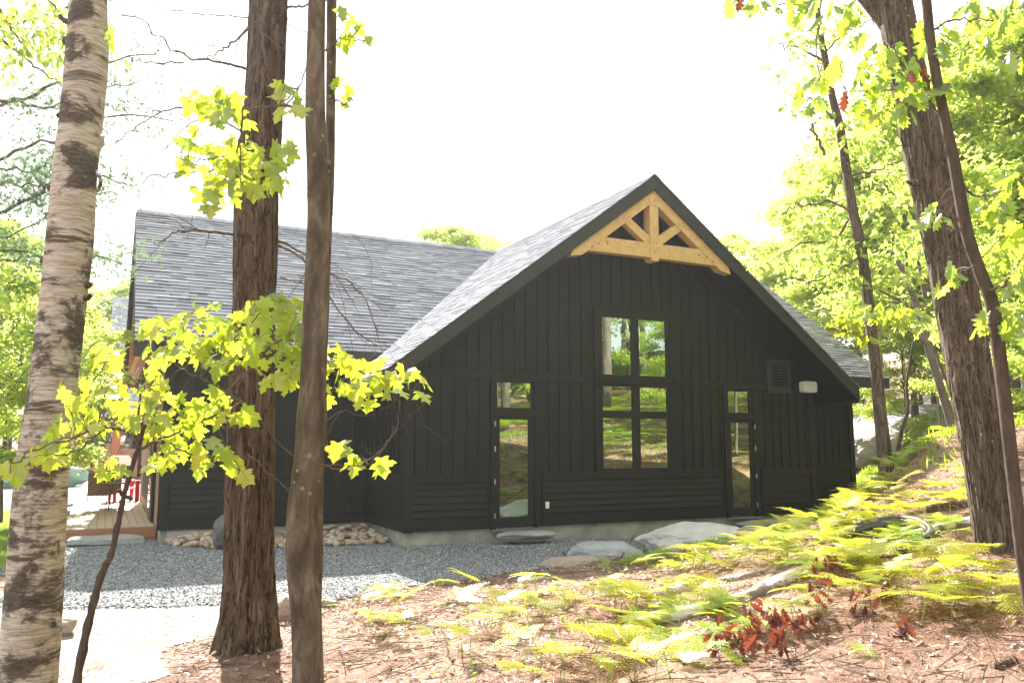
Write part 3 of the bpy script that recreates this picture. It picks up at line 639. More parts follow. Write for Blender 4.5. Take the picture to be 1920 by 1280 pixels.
chair((-.02, 21.6, 0), R_(170), 'brown wicker patio chair at the left of the deck table, back to the camera')
chair((.18, 22.4, 0), R_(200), 'brown wicker patio chair behind the small deck table')
e = empty('side_table', (.30, 21.3, 0), 'small dark round table beside the wicker chairs on the deck', 'table')
m = MB(); m.tube([(0, 0, .60), (0, 0, .63)], .26, 24); m.build('table_top', 'wicker', e)
for i in range(3): a = i*2.1; m = MB(); m.tube([(.1*math.cos(a), .1*math.sin(a), .6), (.22*math.cos(a), .22*math.sin(a), 0)], .015, 8); m.build('leg', 'blackmetal', e)
def adirondack(loc, rz_, label):
    e = empty('adirondack_chair', loc, label, 'chair', 'red deck chairs'); e.rotation_euler.z = rz_
    m = MB()
    for i in range(5): x = -.26+i*.13; m.hexa([(x-.055, -.28, .36), (x+.055, -.28, .36), (x+.055, .22, .24), (x-.055, .22, .24), (x-.055, -.28, .385), (x+.055, -.28, .385), (x+.055, .22, .265), (x-.055, .22, .265)])
    m.build('seat', 'red', e)
    m = MB()
    for i in range(5): x = -.26+i*.13; h = .98-abs(i-2)*.05; m.hexa([(x-.055, .2, .24), (x+.055, .2, .24), (x+.055, .225, .24), (x-.055, .225, .24), (x*1.15-.055, .42, h), (x*1.15+.055, .42, h), (x*1.15+.055, .445, h), (x*1.15-.055, .445, h)])
    m.build('backrest', 'red', e)
    for s in (-1, 1):
        m = MB(); m.box(s*.36-.07, s*.36+.07, -.32, .4, .53, .555); m.build('armrest', 'red', e)
        m = MB(); m.box(s*.34-.02, s*.34+.02, -.3, -.2, 0, .53); m.build('leg', 'red', e)
        m = MB(); m.box(s*.34-.02, s*.34+.02, .25, .33, 0, .53); m.build('leg', 'red', e)
adirondack((.58, 24.6, 0), R_(100), 'bright red slatted deck chair close against the cottage side wall')
adirondack((.1, 29.0, 0), R_(185), 'bright red slatted deck chair farther along the deck past the wicker chairs')
e = empty('barbecue', (.55, 31, 0), 'small barbecue with a pale metal lid at the far end of the deck', 'barbecue')
m = MB(); m.box(-.35, .35, -.25, .25, .5, .8); m.build('firebox', 'blackmetal', e)
m = MB(); m.prism([(-.36, .8), (.36, .8), (.36, 1.0), (.26, 1.12), (-.26, 1.12), (-.36, 1.0)], -.26, .26); m.build('lid', 'outlet', e)
m = MB(); [m.box(a-.02, a+.02, b_-.02, b_+.02, 0, .5) for a in (-.3, .3) for b_ in (-.2, .2)]; m.build('stand', 'blackmetal', e)

# neighbouring cottage seen past the deck
nb = empty('neighbouring_cottage', (4, 46, 0), 'second cottage with grey shingle roof and orange timber posts beyond the deck', 'house')
ns = .75; Y0, Z0, Y1 = 42, 2.9, 51.2; Z1 = Z0+ns*(Y1-Y0)
m = MB(); slab(m, (.06, Y0, Z0), (9, Y0, Z0), (9, Y1, Z1), (.06, Y1, Z1), .3); P(m, 'roof_deck', 'fascia', nb)
m = MB(); vd = Vector((0, Y1-Y0, Z1-Z0)); shingles(m, (.04, Y0-.03, Z0-.02), (1, 0, 0), 8.9, vd, vd.length, .2); P(m, 'roof', 'shingle', nb)
m = MB(); m.box(1.3, 8.8, 44, 51, 0, 3.6); P(m, 'wall', 'siding', nb)
for xx in (.55, 4.5): m = MB(); m.box(xx-.18, xx+.18, 42.5, 42.86, -.2, 2.9); P(m, 'post', 'orange_post', nb)
m = MB(); m.box(.1, .36, 42.6, 43.4, -.2, 1.55); m.box(.75, 1.5, 42.6, 42.7, 0, 1.3); P(m, 'porch_wall', 'cedar', nb)

# ------------------------------------------------------------------ stones
def rock(name, loc, dims, mat, label, seed, rz_=0, flat=.0, cat='rock', tilt=(0, 0), sub=4, cutz=None, group=None, rough=.28):
    import bmesh
    bm = bmesh.new(); bmesh.ops.create_icosphere(bm, subdivisions=sub, radius=1); V = np.array([v.co[:] for v in bm.verts]); F = np.array([[v.index for v in f.verts] for f in bm.faces]); bm.free()
    p = 3.5 if flat else 2.3; V = V/((np.abs(V)**p).sum(1)**(1/p))[:, None]
    r = np.random.default_rng(seed)
    for _ in range(9):        # chisel facets
        n = r.normal(size=3); n /= np.linalg.norm(n); d = r.uniform(.72, .93); s = V@n; k = s > d; V[k] -= n*(s[k]-d)[:, None]*.9
    V = V*(1+(vnoise(V+seed, 1.6, 5)[:, None]-.5)*rough*2); V += (vnoise(V*3+seed*3, 2.5, 3)[:, None]-.5)*.05
    V = V*np.array(dims)/2
    o = mk(name, V, F, mat, smooth=False); o.location = loc; o.rotation_euler = (tilt[0], tilt[1], rz_)
    if label: tag(o, label, cat, group)
    return o
def g(px, py, z): r = CF*FPX+CR*(px-960)-CU*(py-640); return CC+r*((z-1.5)/r.z)
q = g(200, 1022, -.2); rock('stone_step', (q.x, 16.45, -.17), (1.25, .62, .2), 'slab', 'rough grey flagstone step lying in front of the deck edge', 3, .03, 1, 'stone step', rough=.1)
rock('stone_step', (6.85, 13.33, -.12), (1.15, .62, .17), 'slab', 'flat grey flagstone below the left glazed door', 5, -.03, 1, 'stone step', rough=.08)
rock('stone_step', (12.5, 13.25, -.12), (1.5, .75, .16), 'slab', 'thin grey flagstone below the right glazed door', 6, .05, 1, 'stone step', rough=.08)
rock('stone_step', (-1.0, 23.5, -.16), (.8, 1.0, .2), 'slab', 'pale stone slab beside the deck, the nearer of two', 8, .1, 1, 'stone step', rough=.08)
rock('stone_step', (-1.05, 26.6, -.1), (.8, 1.1, .22), 'slab', 'pale stone slab beside the deck, the farther of two', 9, .0, 1, 'stone step', rough=.08)
rock('boulder', (8.5, 10.75, -.02), (1.75, 1.0, .56), 'granite', 'largest pale flat-topped boulder on the bank before the right door', 11, -.55, 1, 'boulder', (0, .05), rough=.16)
rock('boulder', (9.35, 10.15, .02), (.85, .6, .42), 'sandstone', 'rounded tan boulder on the bank touching the big pale one', 14, -.3, 0, 'boulder', rough=.15)
rock('boulder', (6.95, 10.75, -.17), (1.25, .7, .42), 'slab', 'grey flat boulder half buried at the gravel edge in shade', 17, -.5, 1, 'boulder', rough=.15)
rock('boulder', (5.85, 10.15, -.2), (.95, .45, .32), 'sandstone', 'low tan stone wedge at the gravel edge under the needle bank', 21, -.7, 1, 'boulder', (0, -.12), rough=.15)
rock('boulder', (2.15, 14.75, 0.02), (.86, .6, .78), 'darkrock', 'dark upright boulder half hidden behind the thick pine trunk', 23, .3, 0, 'boulder', (0, 0), rough=.2)
q = g(545, 1150, -.16); rock('boulder', (q.x, q.y, -.12), (.34, .3, .3), 'sandstone', 'small pale rock between the thick pine and the slim trunk', 25, 0, 0, 'rock')
q = g(118, 1172, -.16); rock('boulder', (q.x-.15, q.y, -.17), (.62, .38, .22), 'sandstone', 'wedge-shaped tan rock on the sand beside the birch', 27, .2, 1, 'rock')
q = g(592, 1132, -.2); rock('boulder', (q.x+.12, q.y, -.2), (.2, .16, .12), 'sandstone', 'little red-brown stone right of the slim trunk', 28, 0, 0, 'rock')
rock('rock_outcrop', (24.6, 19.4, 1.75), (8.5, 5, 2.0), 'outcrop', 'broad pale granite outcrop in the sun beyond the building corner', 31, .45, 1, 'rock outcrop', (0, -.06), 5, rough=.2)
rock('rock_outcrop', (31, 19.6, 2.6), (7, 4, 2.2), 'outcrop', 'smaller pale granite outcrop behind the right trees', 33, .3, 1, 'rock outcrop', rough=.2)
rock('rubble_mound', (20.6, 16.4, .35), (2.6, 1.8, 1.0), 'outcrop', 'low mound of pale rubble past the cottage corner', 36, .2, 0, 'rubble', rough=.3)
# river cobbles piled against the foundation
protos = []
for s in range(6):
    o = rock('cobble', (0, 0, -50), (.17, .12, .085), 'cobble', None, 60+s, sub=2, rough=.1); o.data.polygons.foreach_set('use_smooth', [True]*len(o.data.polygons)); protos.append(o)
cnt = 0; tries = 0
while cnt < 290 and tries < 9000:
    tries += 1
    x = random.uniform(1.1, 4.95); yb = np.interp(x, [1.1, 1.8, 3, 4.1, 4.7, 5], [15.75, 14.8, 14.5, 14.35, 14.4, 14.6]); y = yb+abs(random.gauss(0, .55))
    if y > 16.0 or (x > 4.62 and y > 13.7): continue
    h = .05+max(0, min(.24, (y-yb)*.26))*random.uniform(.75, 1.0)
    o = protos[cnt] if cnt < 6 else protos[cnt % 6].copy()
    if cnt >= 6: COL.objects.link(o)
    o.location = (x, y, -.25+h*.8); o.rotation_euler = (random.uniform(-.4, .4), random.uniform(-.4, .4), random.uniform(0, 6)); k = random.uniform(.75, 1.25); o.scale = (k, k, k)
    tag(o, 'rounded tan river stone in the pile against the foundation beside the gravel', 'cobble', 'river stones heaped along the foundation'); cnt += 1
m = mk('cobble_bed', *(lambda V: (V, np.array([[0, 1, 2, 3]])))([(1.1, 15.7, -.22), (4.65, 14.5, -.22), (4.68, 16.12, -.02), (1.1, 16.12, -.02)]), 'sandmat'); m['kind'] = 'structure'; m.name = 'cobble_bed'

# ------------------------------------------------------------------ trees
def pxpath(pts, d, m):           # pts: (px,py,width_px[,dist]) -> resampled world path and radii
    W = []
    for p in pts:
        dd = p[3] if len(p) > 3 else d; w = at(p[0], p[1], dd); dep = (w-CC).dot(CF); W.append((w.x, w.y, w.z, p[2]*dep/FPX/2))
    W = spline(W, m); return W[:, :3], W[:, 3]
def trunk(name, pts, d, mat, parent, m=120, seg=40, kind='smooth', seed=0, rel=None):
    Pp, r = pxpath(pts, d, m); th = np.linspace(0, 2*np.pi, seg, endpoint=False)
    s = np.concatenate([[0], np.cumsum(np.linalg.norm(np.diff(Pp, axis=0), axis=1))])
    R0 = float(r.mean()); S, TH_ = np.meshgrid(s, th, indexing='ij'); cx, cy = np.cos(TH_)*R0, np.sin(TH_)*R0
    if kind == 'furrow':
        n = vnoise(np.stack([cx*22+seed, cy*22, S*2.6], -1), 1, 3); n2 = vnoise(np.stack([cx*60, cy*60, S*9+seed], -1), 1, 3)
        rg = np.abs(2*n-1); wob = 1.03-.13*np.clip(1-rg*5, 0, 1)+.07*(n2-.5)
    elif kind == 'birch':
        n = vnoise(np.stack([cx*9+seed, cy*9, S*7], -1), 1, 4); n2 = vnoise(np.stack([cx*5, cy*5, S*2.2+seed], -1), 1, 3); wob = 1+.10*(n2-.5)+.06*(n-.5)
    else:
        n = vnoise(np.stack([cx*8+seed, cy*8, S*2.0], -1), 1, 3); wob = 1+.10*(n-.5)
    V, F = tube(Pp, r, seg, True, wob)
    o = mk(name, V-np.array(rel if rel is not None else (0, 0, 0)), F, mat, parent, smooth=True); return o, Pp, r
def tree_root(name, base, label, group=None, cat='tree'):
    return empty(name, base, label, cat, group)

# --- birch
b = at(48, 1352, 5.0); b = Vector((b.x, b.y, tz(b.x, b.y))); birch = tree_root('birch_tree', b, 'white paper birch with dark scars and peeling bark at the left edge')
bp = [(38, 1400, 118), (50, 1280, 104), (58, 1180, 102), (66, 1080, 99), (74, 960, 94), (82, 860, 87), (97, 750, 84), (110, 640, 82), (123, 530, 80), (133, 430, 81), (140, 330, 76), (153, 215, 74), (163, 100, 72), (166, 0, 66), (170, -150, 60), (176, -400, 50), (170, -800, 40)]
_, BP, BR = trunk('trunk', bp, 5.0, 'birchbark', birch, 300, 64, 'birch', 3, rel=b)
m = MB()                         # peeling curls and stubs
for py, sx, hh in ((245, 1, 26), (180, 1, 14), (310, 1, 34), (70, -1, 12), (345, -1, 10), (210, -1, 8), (480, -1, 12), (465, 1, 12), (563, 1, 9), (600, -1, 7), (1150, 1, 20), (1010, 1, 14), (870, -1, 8), (660, 1, 10)):
    i = int(np.argmin([abs((640-FPX*((Vector(p)-CC).dot(CU))/((Vector(p)-CC).dot(CF)))-py) for p in BP])); c = Vector(BP[i]); r = BR[i]; k = c+CR*(sx*r*.93)-CF*.02
    h = hh/FPX*5.5; out = CR*(sx*h*.55)
    V = []; nn_ = 7
    for j in range(nn_):
        a = j/(nn_-1); o_ = k-Vector((0, 0, 1))*(h*a*1.4)+out*math.sin(a*2.6)*.8-CF*(.01*a); wv = .012+.01*math.sin(a*3.1); V += [tuple(o_-CF*wv), tuple(o_+CF*wv)]
    m = MB(); m.add(V, np.array([[2*j, 2*j+1, 2*j+3, 2*j+2] for j in range(nn_-1)])); P(m, 'peeling_bark', 'birchbark', birch)
for py, sx, L in ((47, -1, 16), (563, 1, 10), (538, 1, 8)):
    i = int(np.argmin([abs((640-FPX*((Vector(p)-CC).dot(CU))/((Vector(p)-CC).dot(CF)))-py) for p in BP])); c = Vector(BP[i]); r = BR[i]; l_ = L/FPX*5.5
    m = MB(); m.tube([c+CR*sx*r*.6, c+CR*sx*(r+l_*.5)+CU*l_*.3, c+CR*sx*(r+l_)+CU*l_*.8], [.02, .016, .012], 8); P(m, 'branch_stub', 'pinebark', birch)

# --- thick pine
b = at(465, 1236, 7.35); b = Vector((b.x, b.y, tz(b.x, b.y))); pine = tree_root('pine_tree', b, 'thick straight pine with furrowed reddish brown bark and dead lower branches')
pp = [(458, 1262, 172), (462, 1232, 142), (464, 1205, 124), (467, 1160, 108), (467, 1100, 95), (467, 1000, 88), (470, 860, 88), (476, 590, 76), (480, 430, 79), (482, 330, 77), (494, 215, 71), (499, 100, 69), (504, 0, 68), (508, -150, 62), (512, -400, 52), (516, -700, 40)]
_, PP_, PR_ = trunk('trunk', pp, 7.4, 'pinebark', pine, 420, 120, 'furrow', 5, rel=b)
def twigpath(pts, d0, d1, n=14, jit=.02):
    k = len(pts); Q = [at(x, y, d0+(d1-d0)*i/(k-1)) for i, (x, y) in enumerate(pts)]; Q = spline(Q, n); Q[1:] += rng.normal(0, jit, (n-1, 3))*np.linspace(.3, 1, n-1)[:, None]; return Q
dead = [([(462, 130), (430, 122), (400, 115), (355, 108), (320, 88), (267, 40), (230, 33)], 7.4, 6.6, 5.5), ([(470, 50), (430, 85), (385, 110)], 7.4, 6.9, 6), ([(470, 34), (370, 25), (290, 19), (210, 35)], 7.5, 8.2, 3),
        ([(345, 118), (262, 116), (225, 90)], 6.9, 6.5, 3), ([(467, 200), (390, 205), (340, 200), (285, 218), (240, 250), (195, 280)], 7.4, 6.5, 4.5), ([(450, 245), (400, 222), (355, 232), (310, 275), (270, 302), (190, 330)], 7.4, 8, 3.2),
        ([(447, 325), (400, 318), (345, 323), (290, 332), (250, 348)], 7.4, 6.8, 4.5), ([(445, 441), (385, 433), (330, 437), (290, 458)], 7.4, 6.9, 6), ([(518, 450), (550, 463), (590, 490), (620, 512), (660, 535), (690, 570), (712, 640)], 7.4, 6.6, 6),
        ([(518, 458), (560, 480), (600, 530), (640, 590), (690, 640), (718, 655)], 7.4, 6.9, 5), ([(525, 520), (560, 530), (600, 545), (625, 570)], 7.4, 7, 3), ([(530, 205), (560, 165), (585, 90), (600, 30)], 7.5, 8, 4), ([(535, 14), (575, 10), (620, 0)], 7.5, 7.9, 6),
        ([(535, 45), (575, 60), (640, 55), (700, 35), (780, 85), (800, 160), (805, 250)], 7.5, 6.5, 2.2), ([(640, 40), (720, 10), (820, 20), (940, 75), (1010, 100)], 7.2, 6.6, 1.8), ([(600, 300), (650, 240), (700, 200), (760, 250), (775, 330)], 7.4, 7, 1.3),
        ([(520, 300), (555, 345), (590, 360), (640, 425), (690, 470), (700, 560)], 7.4, 6.9, 2.2), ([(600, 690), (660, 700), (700, 660), (712, 590)], 6.6, 6.8, 1.5), ([(610, 872), (640, 880), (690, 862), (735, 820), (748, 780), (742, 745), (722, 735)], 6.2, 6.4, 2.6),
        ([(742, 800), (720, 840), (690, 850), (675, 835)], 6.3, 6.3, 1.6), ([(690, 862), (660, 850), (655, 830)], 6.3, 6.2, 1.4), ([(600, 800), (640, 770), (680, 780), (730, 760), (745, 740)], 6.2, 6.3, 1.5), ([(443, 600), (470, 560), (480, 535)], 7.2, 6.9, 5), ([(500, 5), (492, 60), (497, 120), (503, 133)], 7.1, 7.05, 9),
        ([(640, 770), (620, 800), (612, 830), (640, 880)], 6.2, 6.2, 1.5), ([(520, 620), (560, 660), (620, 690), (700, 760)], 7.4, 6.8, 2.4), ([(465, 850), (500, 880), (560, 940)], 7.1, 6.6, 2)]
br = empty('dead_branches', (0, 0, 0), parent=pine)
for pts, d0, d1, w in dead:
    Q = twigpath(pts, d0, d1, 22, .012); rr = w*7/FPX/2*np.linspace(1, .3, 22); m = MB(); m.tube(Q, rr, 6)
    L = np.linalg.norm(Q[-1]-Q[0])
    for _ in range(int(2+L*7)):
        i = random.randrange(4, 21); o_ = Q[i]; dr = rng.normal(size=3)*np.array([1, 1, .7]); dr /= np.linalg.norm(dr); dr = dr+(Q[-1]-Q[0])/L*.8; ln = random.uniform(.1, .5); cv = rng.normal(0, .1, 3)-np.array([0, 0, .12])
        m.tube([o_, o_+dr*ln*.35, o_+dr*ln*.7+cv*ln, o_+dr*ln+cv*ln*2.4], [rr[i]*.45, rr[i]*.35, rr[i]*.3, .0012], 4)
    P(m, 'branch', 'twig', pine)
bpy.data.objects.remove(br)

# --- slim double-stemmed tree
b = at(572, 1412, 4.45); b = Vector((b.x, b.y, tz(b.x, b.y))); slim = tree_root('slim_tree', b, 'slim smooth grey-brown twin-stemmed tree just right of the thick pine')
sp_ = [(574, 1440, 62), (573, 1280, 50), (573, 1160, 54), (565, 1100, 48.5), (561, 1040, 49), (566, 960, 55), (579, 860, 54), (585, 780, 56), (587, 700, 47), (591, 590, 46), (597, 430, 42), (596, 330, 40), (591, 200, 37), (594, 0, 32), (598, -200, 30), (600, -500, 24)]
_, SP, SR = trunk('trunk', sp_, 4.5, 'slimbark', slim, 260, 40, 'smooth', 9, rel=b)
sp2 = [(590, 1440, 34, 4.75), (592, 1280, 30, 4.75), (592, 1140, 22, 4.75), (595, 1040, 22, 4.75), (594, 930, 24, 4.75), (598, 800, 22, 4.75), (605, 600, 22, 4.75), (613, 430, 19, 4.75), (618, 330, 18, 4.75), (620, 200, 17, 4.75), (622, 0, 19, 4.75), (624, -300, 18, 4.75)]
trunk('second_stem', sp2, 4.75, 'slimbark', slim, 160, 24, 'smooth', 12, rel=b)
m = MB()
for py, dx, s in ((1165, 8, 15), (1262, 4, 12), (305, 24, 10), (213, -18, 8), (365, -20, 7), (1000, -26, 12), (870, 30, 9)):
    c = at(np.interp(py, [0, 430, 860, 1040, 1280], [594, 597, 579, 561, 573])+dx*.8, py, 4.47); k = s/FPX*4.5
    m = MB(); m.tube([c-CR*k*.8*np.sign(dx), c, c+CR*k*.5*np.sign(dx)], [k*1.1, k*.75, k*.25], 12); P(m, 'knot', 'slimbark', slim)

# --- right hand trees
b = at(1872, 1030, 7.6); b = Vector((b.x, b.y, tz(b.x, b.y)))
big = tree_root('oak_tree', b, 'large leaning hardwood with ridged grey-brown bark on the right bank')
rp_ = [(1880, 1075, 92), (1871, 1020, 80), (1858, 940, 74), (1845, 860, 71), (1826, 740, 75), (1800, 600, 76), (1783, 500, 77), (1768, 430, 76), (1738, 300, 74), (1714, 200, 66), (1692, 90, 62), (1676, 0, 59), (1655, -120, 54), (1600, -400, 44)]
trunk('trunk', rp_, 7.6, 'bigbark', big, 340, 110, 'furrow', 8, rel=b)
trunk('limb', [(1700, 130, 26), (1668, 60, 26), (1640, 20, 25), (1605, -25, 23), (1560, -100, 20), (1500, -260, 15)], 7.6, 'bigbark', big, 60, 24, 'smooth', 2, rel=b)
m = MB(); c = at(1706, 343, 7.4); m.tube([c+CR*.06, c, c-CR*.03+CU*.015], [.03, .02, .012], 8); P(m, 'branch_stub', 'bigbark', big)
b = at(1925, 1100, 5.4); b = Vector((b.x, b.y, tz(b.x, b.y)))
sl2 = tree_root('young_maple', b, 'slender reddish-brown young tree crossing in front of the large leaning hardwood')
trunk('trunk', [(1942, 1230, 26), (1928, 1110, 25), (1913, 1010, 24), (1896, 860, 24), (1872, 650, 24), (1860, 570, 24), (1834, 500, 22), (1812, 430, 22), (1788, 300, 20), (1770, 215, 18), (1748, 100, 18), (1737, 0, 17), (1730, -120, 16), (1735, -350, 12)], 5.5, 'saplingbark', sl2, 200, 24, 'smooth', 4, rel=b)

# --- foreground leaves set out along twigs
def spray(parent, clusters, d, size, mat, tv=MV, tf=MF, name='leaves', droop=.75, seed=1, dj=.30):
    r = np.random.default_rng(seed); C_ = []; D = []
    for (cx, cy, rx, ry, n) in clusters:
        dc = d+r.uniform(-dj, dj)
        for _ in range(n):
            a = r.uniform(0, 6.28); q = r.uniform(0, 1)**.6; px = cx+rx*q*math.cos(a); py = cy+ry*q*math.sin(a)
            p = at(px, py, dc+r.normal(0, .16)); C_.append(tuple(p)); 
            c0 = at(cx, cy, dc); dv = Vector(p)-c0; D.append(tuple(dv/(dv.length+1e-6)))
    C_ = np.array(C_); D = np.array(D); N = len(C_)
    tip = D*np.array([.7, .7, .15])+r.normal(0, .35, (N, 3)); tip[:, 2] -= droop; nrm = r.normal(0, .45, (N, 3))+np.array([0, 0, .55])-np.array(CF)[None]*r.uniform(.1, 1.0, (N, 1))
    Rm = leaf_frames(tip, nrm); sc = size*r.uniform(.6, 1.12, N); sc = np.stack([sc*r.uniform(.8, 1.1, N), sc, sc*r.uniform(.4, 1.8, N)], -1)
    C0 = C_-Rm[:, :, 1]*(sc[:, 1:2]*.4)
    V, F = inst(tv, tf, C0, Rm, sc); base = np.array(parent.location)
    o = mk(name, V-base, F, mat, parent); return C0
def twigs(parent, lines, d, w0, mat='twig', name='branch', jit=.008):
    out = []
    for ln in lines:
        pts, wa, wb = ln[0], ln[1], ln[2]; da, db = (ln[3], ln[4]) if len(ln) > 3 else (d, d)
        Q = twigpath(pts, da, db, 18, jit); m = MB(); m.tube(Q, np.linspace(wa, wb, 18)*d/FPX/2, 6); P(m, name, mat, parent); out.append(Q)
    return out
def petioles(parent, C0, Qs, mat='twig'):
    A = np.concatenate(Qs); m = MB()
    for c in C0:
        dd = np.linalg.norm(A-c, axis=1); i = int(np.argmin(dd)); 
        if dd[i] > .35: 
            e = c+np.array([0, 0, .05])+rng.normal(0, .02, 3); m.tube([c, e], .0011, 3, False); continue
        a = A[i]; mid = (a+c)/2+np.array([0, 0, .03*dd[i]*4]); m.tube(spline([a, mid, c], 5), np.linspace(.0022, .0010, 5), 3, False)
    P(m, 'petioles', mat, parent)['kind'] = 'stuff'
b = at(640, 1330, 4.2); 
def sroot(px, py, d, label, name='maple_sapling', group=None):
    p = at(px, py, d); return tree_root(name, Vector((p.x, p.y, tz(p.x, p.y))), label, group)
# lower maple sapling: rises from behind the dead stick
mp = sroot(134, 1455, 4.1, 'young maple with broad sunlit yellow-green leaves spreading low across the dark wing wall')
Q = spline([at(x, y, 4.1) for x, y in ((130, 1480), (138, 1345), (144, 1280), (158, 1203), (170, 1150), (185, 1092), (200, 1055), (208, 1038), (222, 978), (232, 931), (249, 870), (262, 830), (272, 795))], 70); Q += np.c_[rng.normal(0, .0012, (70, 2)), np.zeros(70)]
m = MB(); m.tube(Q, np.linspace(.021, .008, 70)*(1+.12*np.sin(np.arange(70)*1.3)), 10); P(m, 'stem', 'saplingbark', mp, True)
m = MB(); m.tube([at(232, 931, 4.1), at(222, 917, 4.08)], [.010, .008], 8); m.tube([at(233, 930, 4.1), at(248, 934, 4.08)], [.011, .009], 8); P(m, 'branch_stub', 'saplingbark', mp)
lines = [([(258, 845), (285, 830), (320, 815), (370, 790), (455, 755)], 5, 4, 4.1, 4.6), ([(455, 755), (400, 720), (340, 690), (290, 655)], 5, 2), ([(380, 785), (430, 730), (500, 660), (560, 620), (600, 600)], 6, 3, 4.5, 5.1),
         ([(430, 730), (440, 670), (470, 610), (500, 575)], 4, 2, 4.6, 4.9), ([(560, 620), (640, 680), (720, 715), (790, 735)], 5, 2, 5.0, 5.1), ([(262, 830), (240, 812), (200, 800), (140, 815), (60, 850), (10, 880)], 5, 2, 4.4, 3.8), ([(200, 800), (150, 840), (120, 850)], 3, 2, 4.2, 4),
         ([(255, 815), (262, 730), (225, 690), (190, 665)], 4, 2), ([(320, 830), (350, 850), (400, 860), (455, 890)], 4, 2, 4.4, 4.1), ([(455, 755), (560, 860), (640, 870), (700, 875)], 3.5, 2, 4.7, 5.05), ([(370, 790), (420, 800), (470, 800)], 3, 2), ([(246, 880), (225, 890), (200, 880)], 3, 2, 4.1, 4.1)]
Q = twigs(mp, lines, 4.3, 5)
cl = [(300, 640, 50, 38, 18), (360, 625, 55, 45, 24), (430, 612, 55, 45, 30), (500, 600, 55, 42, 28), (560, 625, 50, 45, 24), (600, 670, 45, 45, 20), (520, 660, 55, 38, 26), (440, 680, 55, 35, 22), (390, 665, 50, 35, 18), (290, 690, 35, 30, 10),
      (540, 715, 55, 30, 18), (640, 700, 40, 35, 16), (690, 712, 45, 30, 17), (748, 718, 35, 24, 12), (785, 722, 22, 22, 6), (700, 745, 35, 20, 7), (640, 740, 30, 25, 7),
      (185, 665, 40, 26, 11), (215, 680, 30, 25, 7), (150, 740, 60, 25, 9), (215, 745, 40, 28, 10), (265, 755, 50, 32, 14), (310, 740, 50, 30, 14), (320, 790, 60, 30, 16), (390, 765, 55, 28, 15), (440, 790, 35, 25, 8), (255, 800, 40, 25, 10),
      (340, 830, 55, 28, 14), (400, 850, 50, 25, 13), (445, 880, 30, 22, 8), (310, 868, 35, 20, 7), (360, 885, 25, 18, 5), (190, 800, 45, 25, 10), (140, 790, 40, 30, 10), (95, 830, 40, 30, 8), (55, 860, 30, 25, 5), (20, 880, 22, 18, 4), (110, 870, 30, 20, 4), (215, 888, 25, 20, 7),
      (640, 850, 28, 18, 6), (680, 868, 30, 18, 7), (710, 885, 14, 14, 4), (520, 565, 25, 18, 6), (545, 575, 25, 18, 5)]
cl = [(a, b_, c*1.12, d*1.12, max(2, int(e*.82))) for a, b_, c, d, e in cl]
C0 = spray(mp, [c for c in cl if c[0] < 470], 4.35, .104, 'mapleleaf', seed=3); C1 = spray(mp, [c for c in cl if c[0] >= 470], 5.05, .118, 'mapleleaf', seed=7, dj=.15); petioles(mp, np.vstack([C0, C1]), Q)
# upper maple branch belongs to the slim tree
lines = [([(572, 205), (520, 198), (440, 202), (395, 200), (350, 185)], 6, 2, 4.5, 4.7), ([(455, 202), (450, 260), (430, 320), (400, 370)], 4, 2, 4.6, 4.6), ([(455, 202), (452, 330), (470, 400)], 3, 2, 4.6, 4.5), ([(520, 198), (545, 180), (560, 160)], 3, 2, 4.5, 4.4), ([(615, 190), (635, 190), (655, 200)], 4, 2, 4.6, 4.6), ([(610, 95), (640, 80), (700, 70)], 4, 2, 4.6, 4.8), ([(440, 290), (380, 300), (340, 300)], 3, 2, 4.6, 4.6), ([(450, 300), (500, 300), (545, 310)], 3, 2, 4.6, 4.6)]
Q = twigs(slim, lines, 4.6, 5)
cl = [(372, 190, 30, 24, 7), (400, 185, 40, 25, 8), (430, 200, 28, 20, 6), (400, 225, 30, 22, 7), (460, 240, 18, 22, 3), (355, 275, 30, 28, 9), (395, 290, 35, 35, 13), (350, 310, 25, 22, 6), (430, 285, 40, 25, 11), (470, 300, 40, 28, 12), (515, 300, 32, 25, 9), (530, 285, 22, 20, 5),
      (440, 330, 50, 25, 14), (490, 340, 40, 25, 10), (405, 355, 45, 25, 12), (390, 378, 35, 16, 7), (470, 372, 28, 20, 5), (500, 362, 16, 14, 3), (535, 350, 14, 20, 4), (538, 165, 28, 22, 7), (530, 195, 25, 18, 5), (548, 205, 16, 16, 3), (640, 190, 18, 28, 5), (632, 168, 12, 15, 3), (655, 72, 32, 25, 6), (690, 62, 20, 15, 3), (640, 45, 12, 20, 2)]
cl = [(a, b_, c*1.1, d*1.1, max(2, int(e*.95))) for a, b_, c, d, e in cl]
C0 = spray(slim, cl, 4.6, .112, 'mapleleaf', seed=11); petioles(slim, C0, Q)
# oak leaves over the right trunks
lines = [([(1765, 215), (1740, 190), (1700, 168), (1660, 170), (1590, 172)], 5, 2, 5.5, 5.8), ([(1700, 168), (1690, 120), (1670, 85)], 3, 2, 5.5, 5.5), ([(1740, 0), (1650, -30), (1540, 0), (1430, 15)], 6, 2, 5.5, 6.2), ([(1540, 0), (1530, 100), (1545, 170)], 3, 2, 5.9, 5.9), ([(1815, 440), (1785, 400), (1750, 400)], 4, 2, 5.5, 5.3),
         ([(1850, 545), (1880, 535), (1905, 500)], 5, 3, 5.5, 5.2), ([(1845, 480), (1810, 510), (1790, 525)], 3, 2, 5.5, 5.4), ([(1865, 610), (1840, 610), (1830, 625)], 3, 2, 5.5, 5.4), ([(1745, 60), (1780, 40), (1830, 35), (1900, 45)], 4, 2, 5.5, 5.8), ([(1795, 340), (1840, 370), (1900, 350)], 4, 2, 5.5, 5.6)]
Q = twigs(sl2, lines, 5.6, 5)
